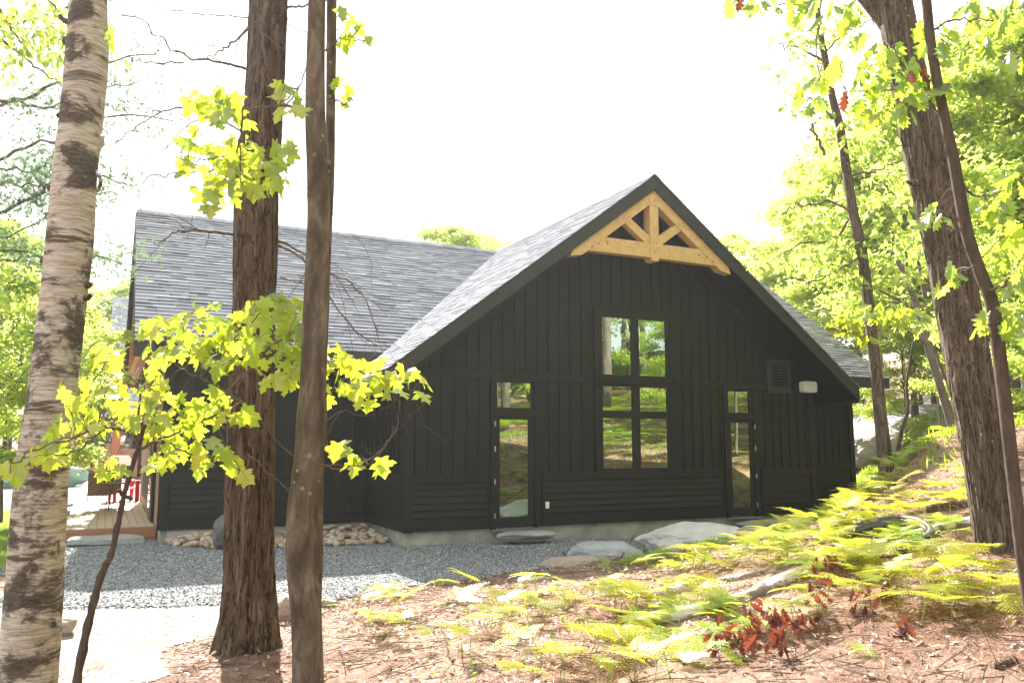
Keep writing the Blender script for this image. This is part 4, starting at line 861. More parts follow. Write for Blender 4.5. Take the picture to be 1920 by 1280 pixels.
cl = [(1640, 90, 40, 25, 9), (1690, 110, 50, 28, 12), (1630, 140, 40, 28, 11), (1680, 165, 50, 30, 15), (1720, 150, 40, 28, 10), (1650, 205, 45, 25, 13), (1690, 205, 35, 25, 9), (1735, 175, 30, 25, 7), (1620, 175, 30, 28, 7), (1385, 15, 25, 18, 4), (1430, 8, 35, 20, 7), (1500, 10, 45, 25, 11), (1560, 20, 45, 30, 10), (1600, 30, 35, 28, 8),
      (1545, 160, 30, 25, 6), (1520, 185, 25, 25, 5), (1555, 140, 25, 25, 5), (1765, 400, 32, 18, 6), (1745, 412, 20, 15, 4), (1785, 515, 26, 20, 6), (1770, 530, 15, 14, 3), (1760, 60, 35, 28, 7), (1770, 85, 25, 22, 5), (1790, 155, 20, 18, 4), (1870, 470, 40, 30, 9), (1900, 440, 30, 30, 8), (1900, 520, 30, 25, 7), (1880, 600, 40, 25, 7), (1845, 612, 20, 18, 4), (1905, 620, 25, 25, 5), (1830, 20, 40, 25, 12), (1890, 30, 40, 30, 12), (1860, 75, 30, 25, 7), (1905, 110, 25, 30, 6), (1800, 110, 20, 20, 4), (1895, 360, 30, 30, 8), (1860, 400, 25, 25, 5)]
C0 = spray(sl2, cl, 5.6, .155, 'oakleaf', OV, OF, seed=21); petioles(sl2, C0, Q)
m_ = spray(sl2, [(1585, 190, 5, 5, 1), (1715, 138, 12, 10, 2), (1395, 0, 10, 8, 2)], 5.6, .13, 'deadleaf', OV, OF, 'dead_leaf', seed=5)
# birch leaves
spray(birch, [(205, 50, 14, 18, 7), (212, 85, 14, 16, 5), (190, 62, 12, 12, 3), (228, 118, 16, 14, 4), (10, 60, 30, 40, 6)], 4.8, .075, 'mapleleaf', NV, NF, seed=31)

# ------------------------------------------------------------------ generic broadleaf trees
def gen_tree(seed, H, spread, leaf, nleaf, base_frac=.3, clump=.5, trunk_r=.12, layers=True, lean=(0, 0), tv=QV, tf=QF, nb=16, flat=.45):
    """returns (woodV,woodF),(leafV,leafF) at origin"""
    r = np.random.default_rng(seed); wood = MB()
    n = 16; z = np.linspace(0, H*.93, n); px = lean[0]*(z/H)**1.2+np.cumsum(r.normal(0, .03, n))*H/12; py = lean[1]*(z/H)**1.2+np.cumsum(r.normal(0, .03, n))*H/12; px -= px[0]; py -= py[0]
    T = np.c_[px, py, z]; tr_ = trunk_r*np.clip(1-z/H, .12, 1)**.8; tr_[0] *= 1.35; wood.tube(T, tr_, 9)
    tips = []
    for i in range(nb):
        f = base_frac+(1-base_frac)*(i+r.uniform(0, .8))/nb; f = min(f, .97); k = f/.93*(n-1); k0 = min(int(k), n-2); o = T[k0]+(T[k0+1]-T[k0])*(k-k0)
        prof = math.sin(math.pi*min(1, (f-base_frac)/(1-base_frac)*.8+.22))**.7; L = spread*prof*r.uniform(.65, 1.15); a = i*2.4+r.uniform(-.5, .5); up = r.uniform(.15, .75)
        dr = np.array([math.cos(a), math.sin(a), up]); Q = spline([o, o+dr*L*.4, o+dr*L*.75+np.array([0, 0, .05*L]), o+dr*L*np.array([1, 1, .9])], 7); wood.tube(Q, np.linspace(max(.02, trunk_r*.38*(1-f*.5)), .008, 7), 5, False)
        for j in range(int(3+L*1.6)):
            q = Q[r.integers(2, 7)]; a2 = a+r.normal(0, .9); l2 = L*r.uniform(.15, .45); e = q+np.array([math.cos(a2), math.sin(a2), r.uniform(-.15, .45)])*l2
            wood.tube([q, (q+e)/2+np.array([0, 0, .03]), e], [.014, .009, .004], 3, False); tips += [e, (q+e)/2+r.normal(0, .08, 3)]
        tips.append(Q[-1])
    tips = np.array(tips); N = nleaf; idx = r.integers(0, len(tips), N); sz = clump*r.uniform(.5, 1.25, len(tips))[idx][:, None]
    pos = tips[idx]+r.normal(0, 1, (N, 3))*sz*np.array([1, 1, flat]); 
    tip = r.normal(0, 1, (N, 3)); tip[:, 2] = tip[:, 2]*.35-.45; nrm = r.normal(0, .5, (N, 3))+np.array([0, 0, 1]); Rm = leaf_frames(tip, nrm); sc = leaf*r.uniform(.6, 1.25, N)
    LV = inst(tv, tf, pos, Rm, sc); return wood, LV
PROT = {}
def proto(key, mat, bark, **kw):
    w_, (V, F) = gen_tree(**kw); Wv = np.concatenate(w_.V); Wf = [np.concatenate(v) for v in w_.F.values()]
    a = mk('trunk', Wv, Wf, bark, smooth=True); c = mk('crown', V, F, mat)
    PROT[key] = [a, c, False]
def place(key, x, y, label, group=None, s=1., rz_=None, name='broadleaf_tree', z=None, sz=None, tilt=(0, 0)):
    a, c, used = PROT[key]; rz_ = random.uniform(0, 6.3) if rz_ is None else rz_
    e = empty(name, (x, y, (tz(x, y) if z is None else z)-.08), label, 'tree', group); e.rotation_euler = (tilt[0], tilt[1], rz_); e.scale = (s, s, sz or s)
    for q in (a, c):
        if used: q = q.copy(); COL.objects.link(q)
        q.parent = e
    PROT[key][2] = True; return e
proto('A', 'farleaf', 'farbark', seed=1, H=13, spread=3.6, leaf=.24, nleaf=26000, base_frac=.22, clump=.42, trunk_r=.15, nb=22)
proto('B', 'farleaf', 'farbark', seed=2, H=12, spread=3.2, leaf=.22, nleaf=24000, base_frac=.30, clump=.38, trunk_r=.13, nb=20)
proto('C', 'darkleaf', 'palebark', seed=3, H=14, spread=3.4, leaf=.25, nleaf=24000, base_frac=.42, clump=.42, trunk_r=.12, nb=20)
proto('D', 'farleaf', 'farbark', seed=4, H=8, spread=2.6, leaf=.16, nleaf=24000, base_frac=.12, clump=.30, trunk_r=.07, nb=20)
proto('E', 'farleaf', 'palebark', seed=5, H=15, spread=3.8, leaf=.24, nleaf=26000, base_frac=.35, clump=.45, trunk_r=.15, nb=20)
proto('N', 'farleaf', 'farbark', seed=6, H=9, spread=2.6, leaf=.125, nleaf=22000, base_frac=.2, clump=.30, trunk_r=.07, nb=22)
def pl(key, px, d, label, topy=None, **kw):        # position from a bearing and a distance, height from the top line
    H = {'A': 13, 'B': 12, 'C': 14, 'D': 8, 'E': 15, 'N': 9}[key]; p = at(px, 800, d); z = tz(p.x, p.y)
    if topy is not None:
        q = at(px, topy, d); s = (q.z-z)/H; kw['s'] = s
    return place(key, p.x, p.y, label, **kw)
# left forest beyond the sand lot
G = 'hardwoods of the far left forest'; LB = 'leafy hardwood standing among the sunlit trees beyond the sand lot at far left'
for key, px, d, ty in (('A', 20, 50, 520), ('E', 70, 56, 500), ('B', 118, 60, 520), ('C', 150, 52, 560), ('A', 185, 62, 545), ('E', 222, 58, 530), ('B', 240, 66, 520), ('C', 95, 48, 600), ('C', 45, 47, 590), ('A', 262, 70, 560), ('C', 175, 49, 640), ('C', 130, 47, 650), ('E', -30, 52, 480), ('A', -80, 48, 470), ('C', 10, 58, 500), ('C', 200, 60, 560), ('D', 60, 46, 700), ('D', 150, 45, 740), ('D', 110, 46, 720), ('D', 200, 47, 745)):
    pl(key, px, d, LB, ty, group=G, name='hardwood_tree')
pl('D', 12, 22, 'bright yellow-green young maple close behind the birch at the left edge', 440, name='maple_tree')
pl('D', -45, 19, 'dense yellow maple partly cut off by the left frame edge', 395, name='maple_tree')
# behind the roof
pl('A', 862, 42, 'round treetop showing above the ridge between pine and gable', 425, name='maple_tree')
pl('E', 905, 47, 'paler treetop just right of the rounded one above the ridge', 440, name='maple_tree')
pl('B', 1372, 44, 'hazy pale treetop showing just right of the gable peak', 440, name='maple_tree')
pl('B', 1340, 48, 'low hazy treetop behind the right rake of the gable', 470, name='maple_tree')
# right forest
G = 'hardwoods on the rising ground at right'
rt = [('A', 1440, 46, 500), ('E', 1490, 42, 470), ('B', 1530, 38, 440), ('A', 1575, 36, 300), ('B', 1620, 33, 260), ('E', 1660, 30, 255), ('A', 1715, 29, 230), ('B', 1755, 34, 260), ('E', 1800, 27, 210), ('A', 1850, 25, 90), ('B', 1890, 30, 50), ('E', 1935, 23, 20), ('A', 1985, 22, 20), ('B', 1560, 50, 480), ('A', 1700, 45, 400), ('E', 1780, 42, 350), ('A', 1640, 47, 450), ('B', 1730, 38, 400), ('A', 1840, 38, 350), ('A', 1960, 33, 200), ('B', 2020, 30, 100), ('D', 1880, 20, 500), ('D', 1700, 27, 600), ('D', 1950, 17, 420)]
for key, px, d, ty in rt:
    q = (0 if px < 1600 else 1 if px < 1800 else 2)
    pl(key, px, d, ['low hazy hardwood just above the far right roof slope', 'leafy hardwood filling the gap between the grey corner trunk and the large leaning one', 'tall leafy hardwood behind the slender reddish tree at the right edge'][q], ty, group=['hardwoods above the roof slope', G, 'hardwoods at the right edge'][q], name='hardwood_tree')
# mid tree with grey trunk close to the corner of the cottage
b = at(1662, 884, 12.0); b = Vector((b.x, b.y, tz(b.x, b.y)))
mt = tree_root('maple_tree', b, 'straight grey-brown trunk rising just right of the cottage corner, crown above')
trunk('trunk', [(1666, 915, 34), (1662, 880, 28), (1652, 790, 23), (1643, 700, 21), (1630, 590, 20), (1617, 480, 20), (1600, 400, 18), (1589, 330, 17), (1575, 240, 15), (1560, 180, 13), (1545, 100, 12), (1536, 50, 11), (1525, -60, 9)], 12, 'bigbark', mt, 120, 30, 'furrow', 6, rel=b)
lines = [([(1600, 400), (1560, 380), (1500, 385), (1465, 400)], 5, 2, 12, 11.3), ([(1617, 480), (1580, 500), (1530, 525), (1500, 530)], 5, 2, 12, 11), ([(1575, 240), (1540, 200), (1490, 180)], 5, 2, 12, 11.5), ([(1545, 290), (1528, 250), (1522, 235)], 6, 3, 12, 12), ([(1630, 590), (1600, 612), (1570, 618)], 5, 2, 12, 10.5), ([(1630, 590), (1700, 560), (1750, 590)], 5, 2, 12, 11.2), ([(1589, 330), (1640, 320), (1690, 300)], 5, 2, 12, 12.5),
         ([(1555, 120), (1500, 90), (1460, 90)], 5, 2, 12, 11.6), ([(1545, 100), (1590, 60), (1640, 40)], 4, 2, 12, 12), ([(1600, 400), (1560, 450), (1500, 460), (1440, 490)], 5, 2, 12, 12.8)]
Q = twigs(mt, lines, 12, 5, 'farbark', jit=.03)
cl = [(1490, 190, 35, 35, 50), (1530, 140, 35, 35, 50), (1480, 90, 40, 30, 40), (1520, 60, 45, 35, 50), (1580, 60, 50, 40, 50), (1450, 140, 25, 18, 16), (1560, 230, 40, 35, 45), (1600, 260, 50, 35, 50), (1530, 290, 35, 35, 35), (1500, 330, 30, 28, 30), (1560, 340, 45, 30, 50), (1490, 395, 45, 25, 60), (1540, 410, 50, 28, 70), (1470, 420, 25, 12, 20), (1610, 380, 45, 35, 50),
      (1520, 450, 55, 28, 60), (1580, 470, 50, 28, 60), (1480, 490, 50, 22, 50), (1440, 500, 35, 18, 30), (1540, 505, 40, 16, 40), (1600, 530, 40, 18, 36), (1660, 330, 45, 40, 60), (1680, 430, 45, 40, 60), (1690, 510, 50, 35, 60), (1700, 590, 45, 35, 55), (1740, 620, 35, 25, 35)]
spray(mt, cl, 12, .17, 'farleaf', QV, QF, 'leaves', .55, 41, .8)
spray(mt, [(1572, 604, 20, 10, 14), (1600, 598, 28, 14, 30), (1640, 588, 30, 16, 36), (1592, 624, 24, 9, 14), (1622, 640, 20, 8, 10), (1680, 592, 35, 18, 36)], 10.8, .17, 'mapleleaf', OV, OF, 'leaves', .45, 43, .15)
# leaning grey pair and the bare curved sapling behind
p = at(1800, 850, 18); b = Vector((p.x, p.y, tz(p.x, p.y))); e = tree_root('leaning_tree', b, 'leaning twin grey trunks behind the large ridged hardwood')
trunk('trunk', [(1804, 870, 24), (1797, 840, 19), (1768, 740, 15), (1740, 650, 14), (1722, 590, 12), (1700, 520, 10), (1670, 470, 8)], 18, 'farbark', e, 60, 16, 'smooth', 2, rel=b)
trunk('second_stem', [(1815, 860, 9, 18.3), (1800, 800, 8, 18.3), (1782, 730, 8, 18.3), (1765, 690, 6, 18.3), (1740, 620, 5, 18.3)], 18.3, 'farbark', e, 40, 10, 'smooth', 3, rel=b)
m = MB()
for q in ([(1722, 590), (1690, 565), (1650, 545)], [(1745, 650), (1700, 620), (1660, 600)], [(1712, 560), (1700, 520), (1698, 470)], [(1735, 560), (1722, 500), (1715, 480)]): m.tube(twigpath(q, 18, 17.5, 8, .02), np.linspace(.05, .02, 8), 6)
P(m, 'limb', 'farbark', e)
p = at(1680, 858, 13.5); b = Vector((p.x, p.y, tz(p.x, p.y))); e = tree_root('bare_sapling', b, 'thin curving bare sapling between the corner trunk and the leaning grey pair', cat='sapling')
m = MB(); m.tube(spline([at(x, y, 13.5) for x, y in ((1676, 880), (1683, 850), (1690, 810), (1702, 770), (1700, 720), (1706, 680), (1712, 640))], 30), np.linspace(.035, .012, 30), 8); P(m, 'stem', 'saplingbark', e, True)
m = MB(); m.tube(spline([at(x, y, 13.5) for x, y in ((1700, 870), (1700, 850), (1694, 835))], 6), .02, 6); m.tube(spline([at(x, y, 13.5) for x, y in ((1696, 830), (1706, 848), (1714, 858))], 6), .02, 6); P(m, 'branch', 'saplingbark', e)
for i, (px, d, w0) in enumerate(((1908, 24, 20), (1893, 26, 9), (1760, 21, 5), (1775, 20, 4))):
    p = at(px, 840, d); b = Vector((p.x, p.y, tz(p.x, p.y))); e = tree_root('tree_trunk' if w0 > 8 else 'bare_sapling', b, ['dark straight trunk at the right frame edge behind the slender reddish tree', 'thinner dark trunk just left of the one at the right edge', 'hair-thin straight sapling left of the leaning grey pair', 'second hair-thin sapling beside the leaning grey pair'][i], cat='tree' if w0 > 8 else 'sapling')
    trunk('trunk', [(px+6, 870, w0*1.2), (px+2, 800, w0), (px-8, 650, w0*.85), (px-20, 400, w0*.7), (px-24, 330, w0*.5)] if w0 > 8 else [(px+8, 850, w0), (px, 760, w0*.8), (px-10, 690, w0*.5)], d, 'farbark', e, 60, 12, 'smooth', i, rel=b)
# distant pale trunks on the left
for i, (px, d, w0, lab) in enumerate(((95, 46, 9, 'pale birch trunk standing clear of the dark undergrowth left of the big birch'), (12, 48, 6, 'thin pale trunk near the left edge of the far forest'), (292-100, 47, 5, 'thin pale trunk beside the neighbouring cottage roof'), (147, 48, 4, 'thin pale trunk just right of the big birch'))):
    p = at(px, 850, d); b = Vector((p.x, p.y, tz(p.x, p.y))); e = tree_root('birch_tree', b, lab)
    o, *_ = trunk('trunk', [(px, 872, w0*1.2), (px+1, 820, w0), (px+4, 740, w0*.8), (px+6, 640, w0*.6), (px+2, 540, w0*.4)], d, 'palebark', e, 40, 10, 'smooth', i, rel=b)
# left pine boughs (soft needles) and yellow leaves at top left
p = at(-60, 840, 12); b = Vector((p.x, p.y, tz(p.x, p.y))); lp = tree_root('white_pine', b, 'soft blue-green pine whose boughs reach in behind the birch at left')
trunk('trunk', [(-70, 980, 50), (-80, 600, 44), (-90, 200, 36), (-100, -200, 26)], 12, 'pinebark', lp, 60, 16, 'furrow', 2, rel=b)
bl = [([(-85, 170), (0, 190), (60, 175), (120, 150), (200, 120), (300, 100)], 7, 2, 12, 11), ([(-85, 250), (20, 190), (90, 200), (170, 170), (250, 160)], 6, 2, 12, 11.5), ([(-85, 330), (0, 300), (60, 270), (125, 260), (210, 215), (320, 230)], 6, 2, 12, 10.5), ([(-85, 420), (0, 400), (50, 375), (100, 350), (190, 330), (240, 350)], 7, 2, 12, 11), ([(-85, 340), (20, 345), (100, 355)], 5, 2, 12, 11),
      ([(-80, 480), (30, 470), (90, 490), (160, 480), (250, 505)], 5, 1.5, 12, 11.5), ([(-80, 440), (20, 440), (120, 380), (220, 355)], 4, 1.5, 12, 12), ([(-80, 500), (20, 485), (110, 480), (255, 478)], 4, 1.5, 12, 12.5), ([(-85, 60), (60, 40), (200, -10)], 6, 2, 12, 11), ([(-85, 300), (50, 320), (110, 290)], 5, 2, 12, 12)]
Q = twigs(lp, bl, 12, 5, 'twig', jit=.03)
pos = []; dirs = []
for q in Q:
    n = len(q)
    for _ in range(int(260)):
        k = int(n*rng.beta(2.2, 1.3)*.999); o_ = q[k]+rng.normal(0, 1, 3)*np.array([.22, .22, .16]); 
        if rng.random() < .0: continue
        pos.append(o_); dirs.append(rng.normal(0, 1, 3)+np.array([0, 0, .25]))
pos = np.array(pos); dirs = np.array(dirs); K = 16
pos = np.repeat(pos, K, 0); dirs = np.repeat(dirs, K, 0)+rng.normal(0, .75, (len(pos), 3)); 
Rm = leaf_frames(dirs, rng.normal(0, 1, dirs.shape)); nv = [(-.03, 0, 0), (.03, 0, 0), (0, 1, 0)]
V, F = inst(nv, [np.array([[0, 1, 2]])], pos, Rm, rng.uniform(.07, .13, len(pos))*1.0); V = V-np.array(b); mk('needles', V, F, 'needle', lp)
spray(lp, [(60, 300, 60, 50, 0)] if False else [(25, 480, 10, 8, 1)], 12, .05, 'needle', NV, NF, 'needles', seed=4)
ov = sroot(-140, 900, 9, 'overhanging maple with small yellow leaves filling the top left corner', 'maple_tree')
trunk('trunk', [(-150, 1000, 60), (-150, 500, 50), (-140, 0, 40), (-120, -300, 30)], 9, 'bigbark', ov, 40, 16, 'smooth', 2, rel=ov.location)
Q = twigs(ov, [([(-140, -60), (-40, -40), (0, 20), (30, 65), (52, 100)], 8, 2), ([(-140, 0), (-20, 60), (60, 120), (100, 150)], 7, 2), ([(-130, -150), (0, -60), (80, -10), (115, 30)], 7, 2)], 9, 5, jit=.01)
spray(ov, [(20, 25, 60, 40, 90), (90, 40, 45, 40, 80), (30, 90, 50, 35, 70), (100, 95, 30, 30, 45), (60, 60, 50, 40, 60), (8, 140, 25, 20, 20), (100, 140, 12, 16, 8), (120, 70, 20, 30, 20)], 9, .10, 'farleaf', OV, OF, 'leaves', .6, 51, .6)

# ------------------------------------------------------------------ trees standing behind the photographer's right (seen in the window glass)
G = 'woodland trees behind the viewpoint'
for i, (x, y, k, s) in enumerate(((17, -1, 'N', 1.0), (21.5, 1.5, 'N', .9), (14, -8, 'B', 1.0), (19, -9, 'A', 1.0), (25, -4, 'E', 1.0), (30, 1, 'A', 1.1), (23, -14, 'C', 1.1), (30, -12, 'C', 1.2), (36, -5, 'C', 1.2), (10, -12, 'C', 1.1), (16, -18, 'C', 1.2), (40, 4, 'A', 1.2), (27, -22, 'C', 1.3), (36, -18, 'C', 1.3), (8, -20, 'C', 1.2), (44, -10, 'C', 1.3), (33, 7, 'E', 1.1), (45, -25, 'C', 1.4), (20, -28, 'C', 1.4), (12.5, -3.5, 'N', .8), (5, -14, 'C', 1.1), (50, 0, 'C', 1.3), (19, -14, 'E', 1.3), (26, -9, 'C', 1.3), (32, -8, 'E', 1.3), (38, -12, 'C', 1.4), (24, -18, 'E', 1.4), (14, -13, 'C', 1.2), (30, -17, 'E', 1.4), (41, -2, 'C', 1.4), (24, -20, 'D', 1.7), (28, -26, 'D', 1.8), (33, -21, 'D', 1.8), (20, -24, 'D', 1.7), (38, -26, 'D', 2.0), (30, -30, 'D', 2), (17, -22, 'D', 1.7), (36, -14, 'D', 1.7))):
    place(k, x, y, 'leafy woodland tree on the fern slope opposite the gable, mirrored in its glass', G, s, name='woodland_tree')
for i, (x, y, r_) in enumerate(((16.0, 2.6, .16), (19.5, -3.0, .15), (14.2, -2.0, .18), (12.2, 1.2, .13), (23, -6, .16), (10.5, -5, .17), (26, -1, .17), (17.5, -6, .15))):
    z = tz(x, y); e = tree_root('woodland_tree', (x, y, z-.1), 'tall bare-stemmed tree on the fern slope opposite the gable, mirrored in its glass', 'straight stems behind the viewpoint')
    V, F = tube([(0, 0, 0), (.1, .05, 3), (.15, -.1, 7), (0, 0, 12)], [r_*1.2, r_, r_*.85, r_*.5], 16); mk('trunk', V, F, 'farbark', e, True)

# ------------------------------------------------------------------ ferns
def frond(mb, O, D, up, L, wd, r):
    """one bracken blade: rachis with paired pinnae, each pinna a row of small lobes"""
    D = D/np.linalg.norm(D); S = np.cross(D, up); S /= np.linalg.norm(S); N_ = np.cross(S, D); npn = 13
    def axis_(s): return O+D*L*s+N_*(-.22*L*s*s)
    mb.add(*tube([axis_(s) for s in np.linspace(0, 1, 6)], np.linspace(.0028, .0008, 6), 3, False))
    for i in range(npn):
        s = .05+.93*i/npn; l = wd*(1-s)**.8*(1 if i > 0 else .8)*r.uniform(.88, 1.08); o = axis_(s)
        for sd_ in (-1, 1):
            d = S*sd_*.93+D*.42+N_*r.uniform(-.08, .10); d /= np.linalg.norm(d); sdv = np.cross(N_, d); nl = max(3, int(l/.026)); V = []; F = []
            hw = l*.17+.006; V.append(o)
            for j in range(1, nl+1):
                a = j/nl; c = o+d*l*a-N_*(.15*l*a*a); h = hw*(1-a)**.7
                b0 = o+d*l*(a-.75/nl)-N_*(.15*l*a*a); k = len(V); V += [c+sdv*h*.95+d*.006, c-sdv*h*.95+d*.006, b0+sdv*h*.25, b0-sdv*h*.25, c]
                F += [[k+2, k, k+4], [k+3, k+4, k+1]]
                if j > 1: F += [[k-1, k+2, k+4], [k-1, k+4, k+3]]
                else: F += [[0, k+2, k+4], [0, k+4, k+3]]
            mb.add(V, np.array(F))
def fern_mesh(seed, h=.42):
    r = np.random.default_rng(seed); m = MB(); st = MB(); top = np.array([r.normal(0, .04), r.normal(0, .04), h])
    st.tube(spline([(0, 0, -.05), top*.5+np.array([.02, 0, 0]), top], 6), np.linspace(.0045, .0022, 6), 5, False)
    a0 = r.uniform(0, 6.3)
    for k in range(3):
        a = a0+(k-1)*1.15+r.normal(0, .12); L = .44 if k == 1 else .34; L *= r.uniform(.85, 1.15)
        frond(m, top, np.array([math.cos(a), math.sin(a), r.uniform(.02, .28)]), np.array([0, 0, 1.]), L, L*.42, r)
    return st.build('stem', 'grass'), m.build('blades', 'fern')
FP = [fern_mesh(100+i, random.uniform(.18, .34)) for i in range(7)]; fused = [False]*7
zones = [  # px box, count, distance, label
    ((690, 1090, 1000, 1190), 26, 'yellow bracken fern near the shaded gravel edge on the brown needle slope', 'bracken by the gravel edge'),
    ((860, 1170, 1300, 1275), 20, 'low yellow bracken fern on bright needles at the bottom centre of the slope', 'bracken at the foot of the slope'),
    ((1010, 1040, 1330, 1130), 36, 'sunlit bracken fern downhill of the pale boulders above the birch logs', 'bracken below the boulders'),
    ((1300, 960, 1640, 1080), 42, 'sunlit bracken fern between the right door and the fallen birch log', 'bracken above the birch log'),
    ((1450, 1040, 1900, 1160), 44, 'yellow bracken fern just below the fallen birch log on the right bank', 'bracken below the birch log'),
    ((1540, 870, 1820, 990), 80, 'bracken fern on the bank crest in front of the cottage corner and grey trunk', 'bracken on the bank crest')]
def ground_hit(px, py):
    lo, hi = 3.0, 30.0; prev = None
    ds = np.concatenate([np.arange(3.2, 16, .12), np.arange(16, 60, 1.)]); Pp = np.array([tuple(at(px, py, float(d))) for d in ds]); hz = terr(Pp[:, 0], Pp[:, 1]); k = np.where(Pp[:, 2] < hz)[0]
    return Pp[k[0]] if len(k) else None
nf = 0
def put_fern(x, y, z, label, group, s=None):
    global nf
    i = nf % 7; st, bl_ = FP[i]; e = empty('bracken_fern', (x, y, z), label, 'fern', group); e.rotation_euler = (random.gauss(.08, .16), random.gauss(0, .16), random.uniform(0, 6.3)); s = s or random.uniform(.7, 1.15); e.scale = (s, s, s)
    for q in (st, bl_):
        if fused[i]: q = q.copy(); COL.objects.link(q)
        q.parent = e
    fused[i] = True; nf += 1
for (x0_, y0_, x1_, y1_), n, lab, grp in zones:
    c = 0; tr_ = 0
    while c < n and tr_ < n*12:
        tr_ += 1; px = random.uniform(x0_, x1_); py = random.uniform(y0_, y1_)
        if vnoise(np.array([[px*.012, py*.03, 3.1]]), 1, 3)[0] < .47: continue
        h = ground_hit(px, py+30)
        if h is None or (h[1] > edge_y(h[0])-.1 and h[0] < 14.5): continue
        put_fern(h[0], h[1], h[2], lab, grp, random.uniform(.5, .8) if 'crest' in grp else random.uniform(.55, .92)); c += 1
# the remaining fern cover up the hill (one mass)
src = [fern_mesh(200+i, .45) for i in range(2)]
N = 6500; x = rng.uniform(5, 36, N); y = rng.uniform(-14, 15, N); k = (vnoise(np.c_[x, y, x*0], .35, 3) > .33) & (x > 7.5+np.clip(y-5, 0, 9)*1.15) & ~((x < 11.5) & (y > 3) & (y < 12)) & (~((y > 12.4) & (x < 18.8)));
k &= ~((np.hypot(x-6.3, y-4.1) < 2.5)); x, y = x[k], y[k]; z = terr(x, y); Vs = []; Fs = []; off = 0
for q in src:
    for o in q:
        me = o.data; v = np.zeros(len(me.vertices)*3); me.vertices.foreach_get('co', v); v = v.reshape(-1, 3); f = np.array([list(p.vertices) if len(p.vertices) == 3 else list(p.vertices)[:3] for p in me.polygons]); h = np.arange(len(x)) % 2 == src.index(q)
        if o.name.startswith('stem'): bpy.data.objects.remove(o); continue
        V, F = inst(v, [f], np.c_[x, y, z][h], rotmats(rng.uniform(0, 6.3, h.sum()), rng.normal(0, .12, h.sum()), rng.normal(0, .12, h.sum())), rng.uniform(.8, 1.4, h.sum())); Vs.append(V); Fs.append(F[0]+off); off += len(V); bpy.data.objects.remove(o)
fm = mk('fern_cover', np.concatenate(Vs), [np.concatenate(Fs)], 'fernmass'); tag(fm, 'mass of sunlit bracken covering the slope under the right trees', 'ferns', kind='stuff')

# ------------------------------------------------------------------ grass
def grass(name, N, xf, yf, mask, hmin, hmax, label, mat='grass', wd=.05):
    x = rng.uniform(*xf, N); y = rng.uniform(*yf, N); k = mask(x, y); x, y = x[k], y[k]; n = len(x)
    V, F = inst([(-wd, 0, 0), (wd, 0, 0), (wd*.6, .1, .55), (0, .35, 1)], [np.array([[0, 1, 2], [0, 2, 3]])], np.c_[x, y, terr(x, y)], rotmats(rng.uniform(0, 6.3, n), rng.normal(0, .25, n), rng.normal(0, .25, n)), rng.uniform(hmin, hmax, n))
    tag(mk(name, V, F, mat), label, 'grass', kind='stuff')
grass('lawn_grass', 60000, (-9, -.8), (9, 26), lambda x, y: lmask(x, y), .03, .08, 'short bright lawn at the left edge beyond the birch')
grass('tall_grass', 60000, (14.5, 30), (9, 24), lambda x, y: (vnoise(np.c_[x, y, x*0], .5, 3) > .42) & ~((y < 16.5) & (x < 18.7)) & (np.abs(y-(19.2+(x-20)*.42)) > 1.6), .12, .32, 'sunlit grass between ferns and rock beyond the cottage corner')
grass('bank_grass', 9000, (6, 15), (4, 13), lambda x, y: (vnoise(np.c_[x, y, x*0+5], .9, 3) > .5) & (x > 7+np.clip(y-6, 0, 9)*.9) & (y < 12.3), .06, .2, 'thin bright grass among the ferns on the bank')

# smaller young fronds and green cover among the named ferns (one mass)
src = fern_mesh(300, .2); x = rng.uniform(3.2, 12.5, 2600); y = rng.uniform(3.6, 11.5, 2600)
k = (y < edge_y(x)-.5-np.clip(4.5-x, 0, 3)*.6) & (vnoise(np.c_[x, y, x*0+3], .8, 3) > .60); x, y = x[k], y[k]; z = terr(x, y)-.04; me = src[1].data; v = np.zeros(len(me.vertices)*3); me.vertices.foreach_get('co', v); v = v.reshape(-1, 3); f = np.array([list(p.vertices)[:3] for p in me.polygons])
V, F = inst(v, [f], np.c_[x, y, z], rotmats(rng.uniform(0, 6.3, len(x)), rng.normal(0, .18, len(x)), rng.normal(0, .18, len(x))), rng.uniform(.35, .75, len(x))); tag(mk('young_ferns', V, F, 'fernmass'), 'small young bracken fronds filling in between the larger ferns on the bank', 'ferns', kind='stuff')
for q in src: bpy.data.objects.remove(q)
for px, lab in ((132, 'small teal covered heap on the sand lot just right of the big birch'), (22, 'small teal covered heap on the sand lot left of the big birch')):
    p = at(px, 860, 38); rock('covered_heap', (p.x, p.y, tz(p.x, p.y)+.35), (1.5, 1.0, .9), 'tarp', lab, px, .3, 0, 'heap', rough=.12)

# ------------------------------------------------------------------ litter: needles, twigs, bleached leaves (masses)
def on_floor(N, xf, yf):
    x = rng.uniform(*xf, N); y = rng.uniform(*yf, N); k = (y < edge_y(x)-.0+nz2(x, y, 1.3)*.5) & ~(smask(x, y)); x, y = x[k], y[k]; return x, y, terr(x, y)
x, y, z = on_floor(190000, (.3, 12), (1.2, 12.5)); k = vnoise(np.c_[x, y, x*0], 1.2, 4) > rng.uniform(.25, .6, len(x)); x, y, z = x[k], y[k], z[k]; n = len(x)
Rm = rotmats(rng.uniform(0, 6.3, n), rng.normal(0, .18, n), rng.normal(0, .3, n)); V, F = inst([(-.012, -.5, 0), (.012, -.5, 0), (.0, .5, .03)], [np.array([[0, 1, 2]])], np.c_[x, y, z+.012], Rm, rng.uniform(.05, .12, n))
tag(mk('needle_litter', V, F, 'litter'), 'rusty fallen pine needles covering the slope in front of the gravel', 'pine needles', kind='stuff')
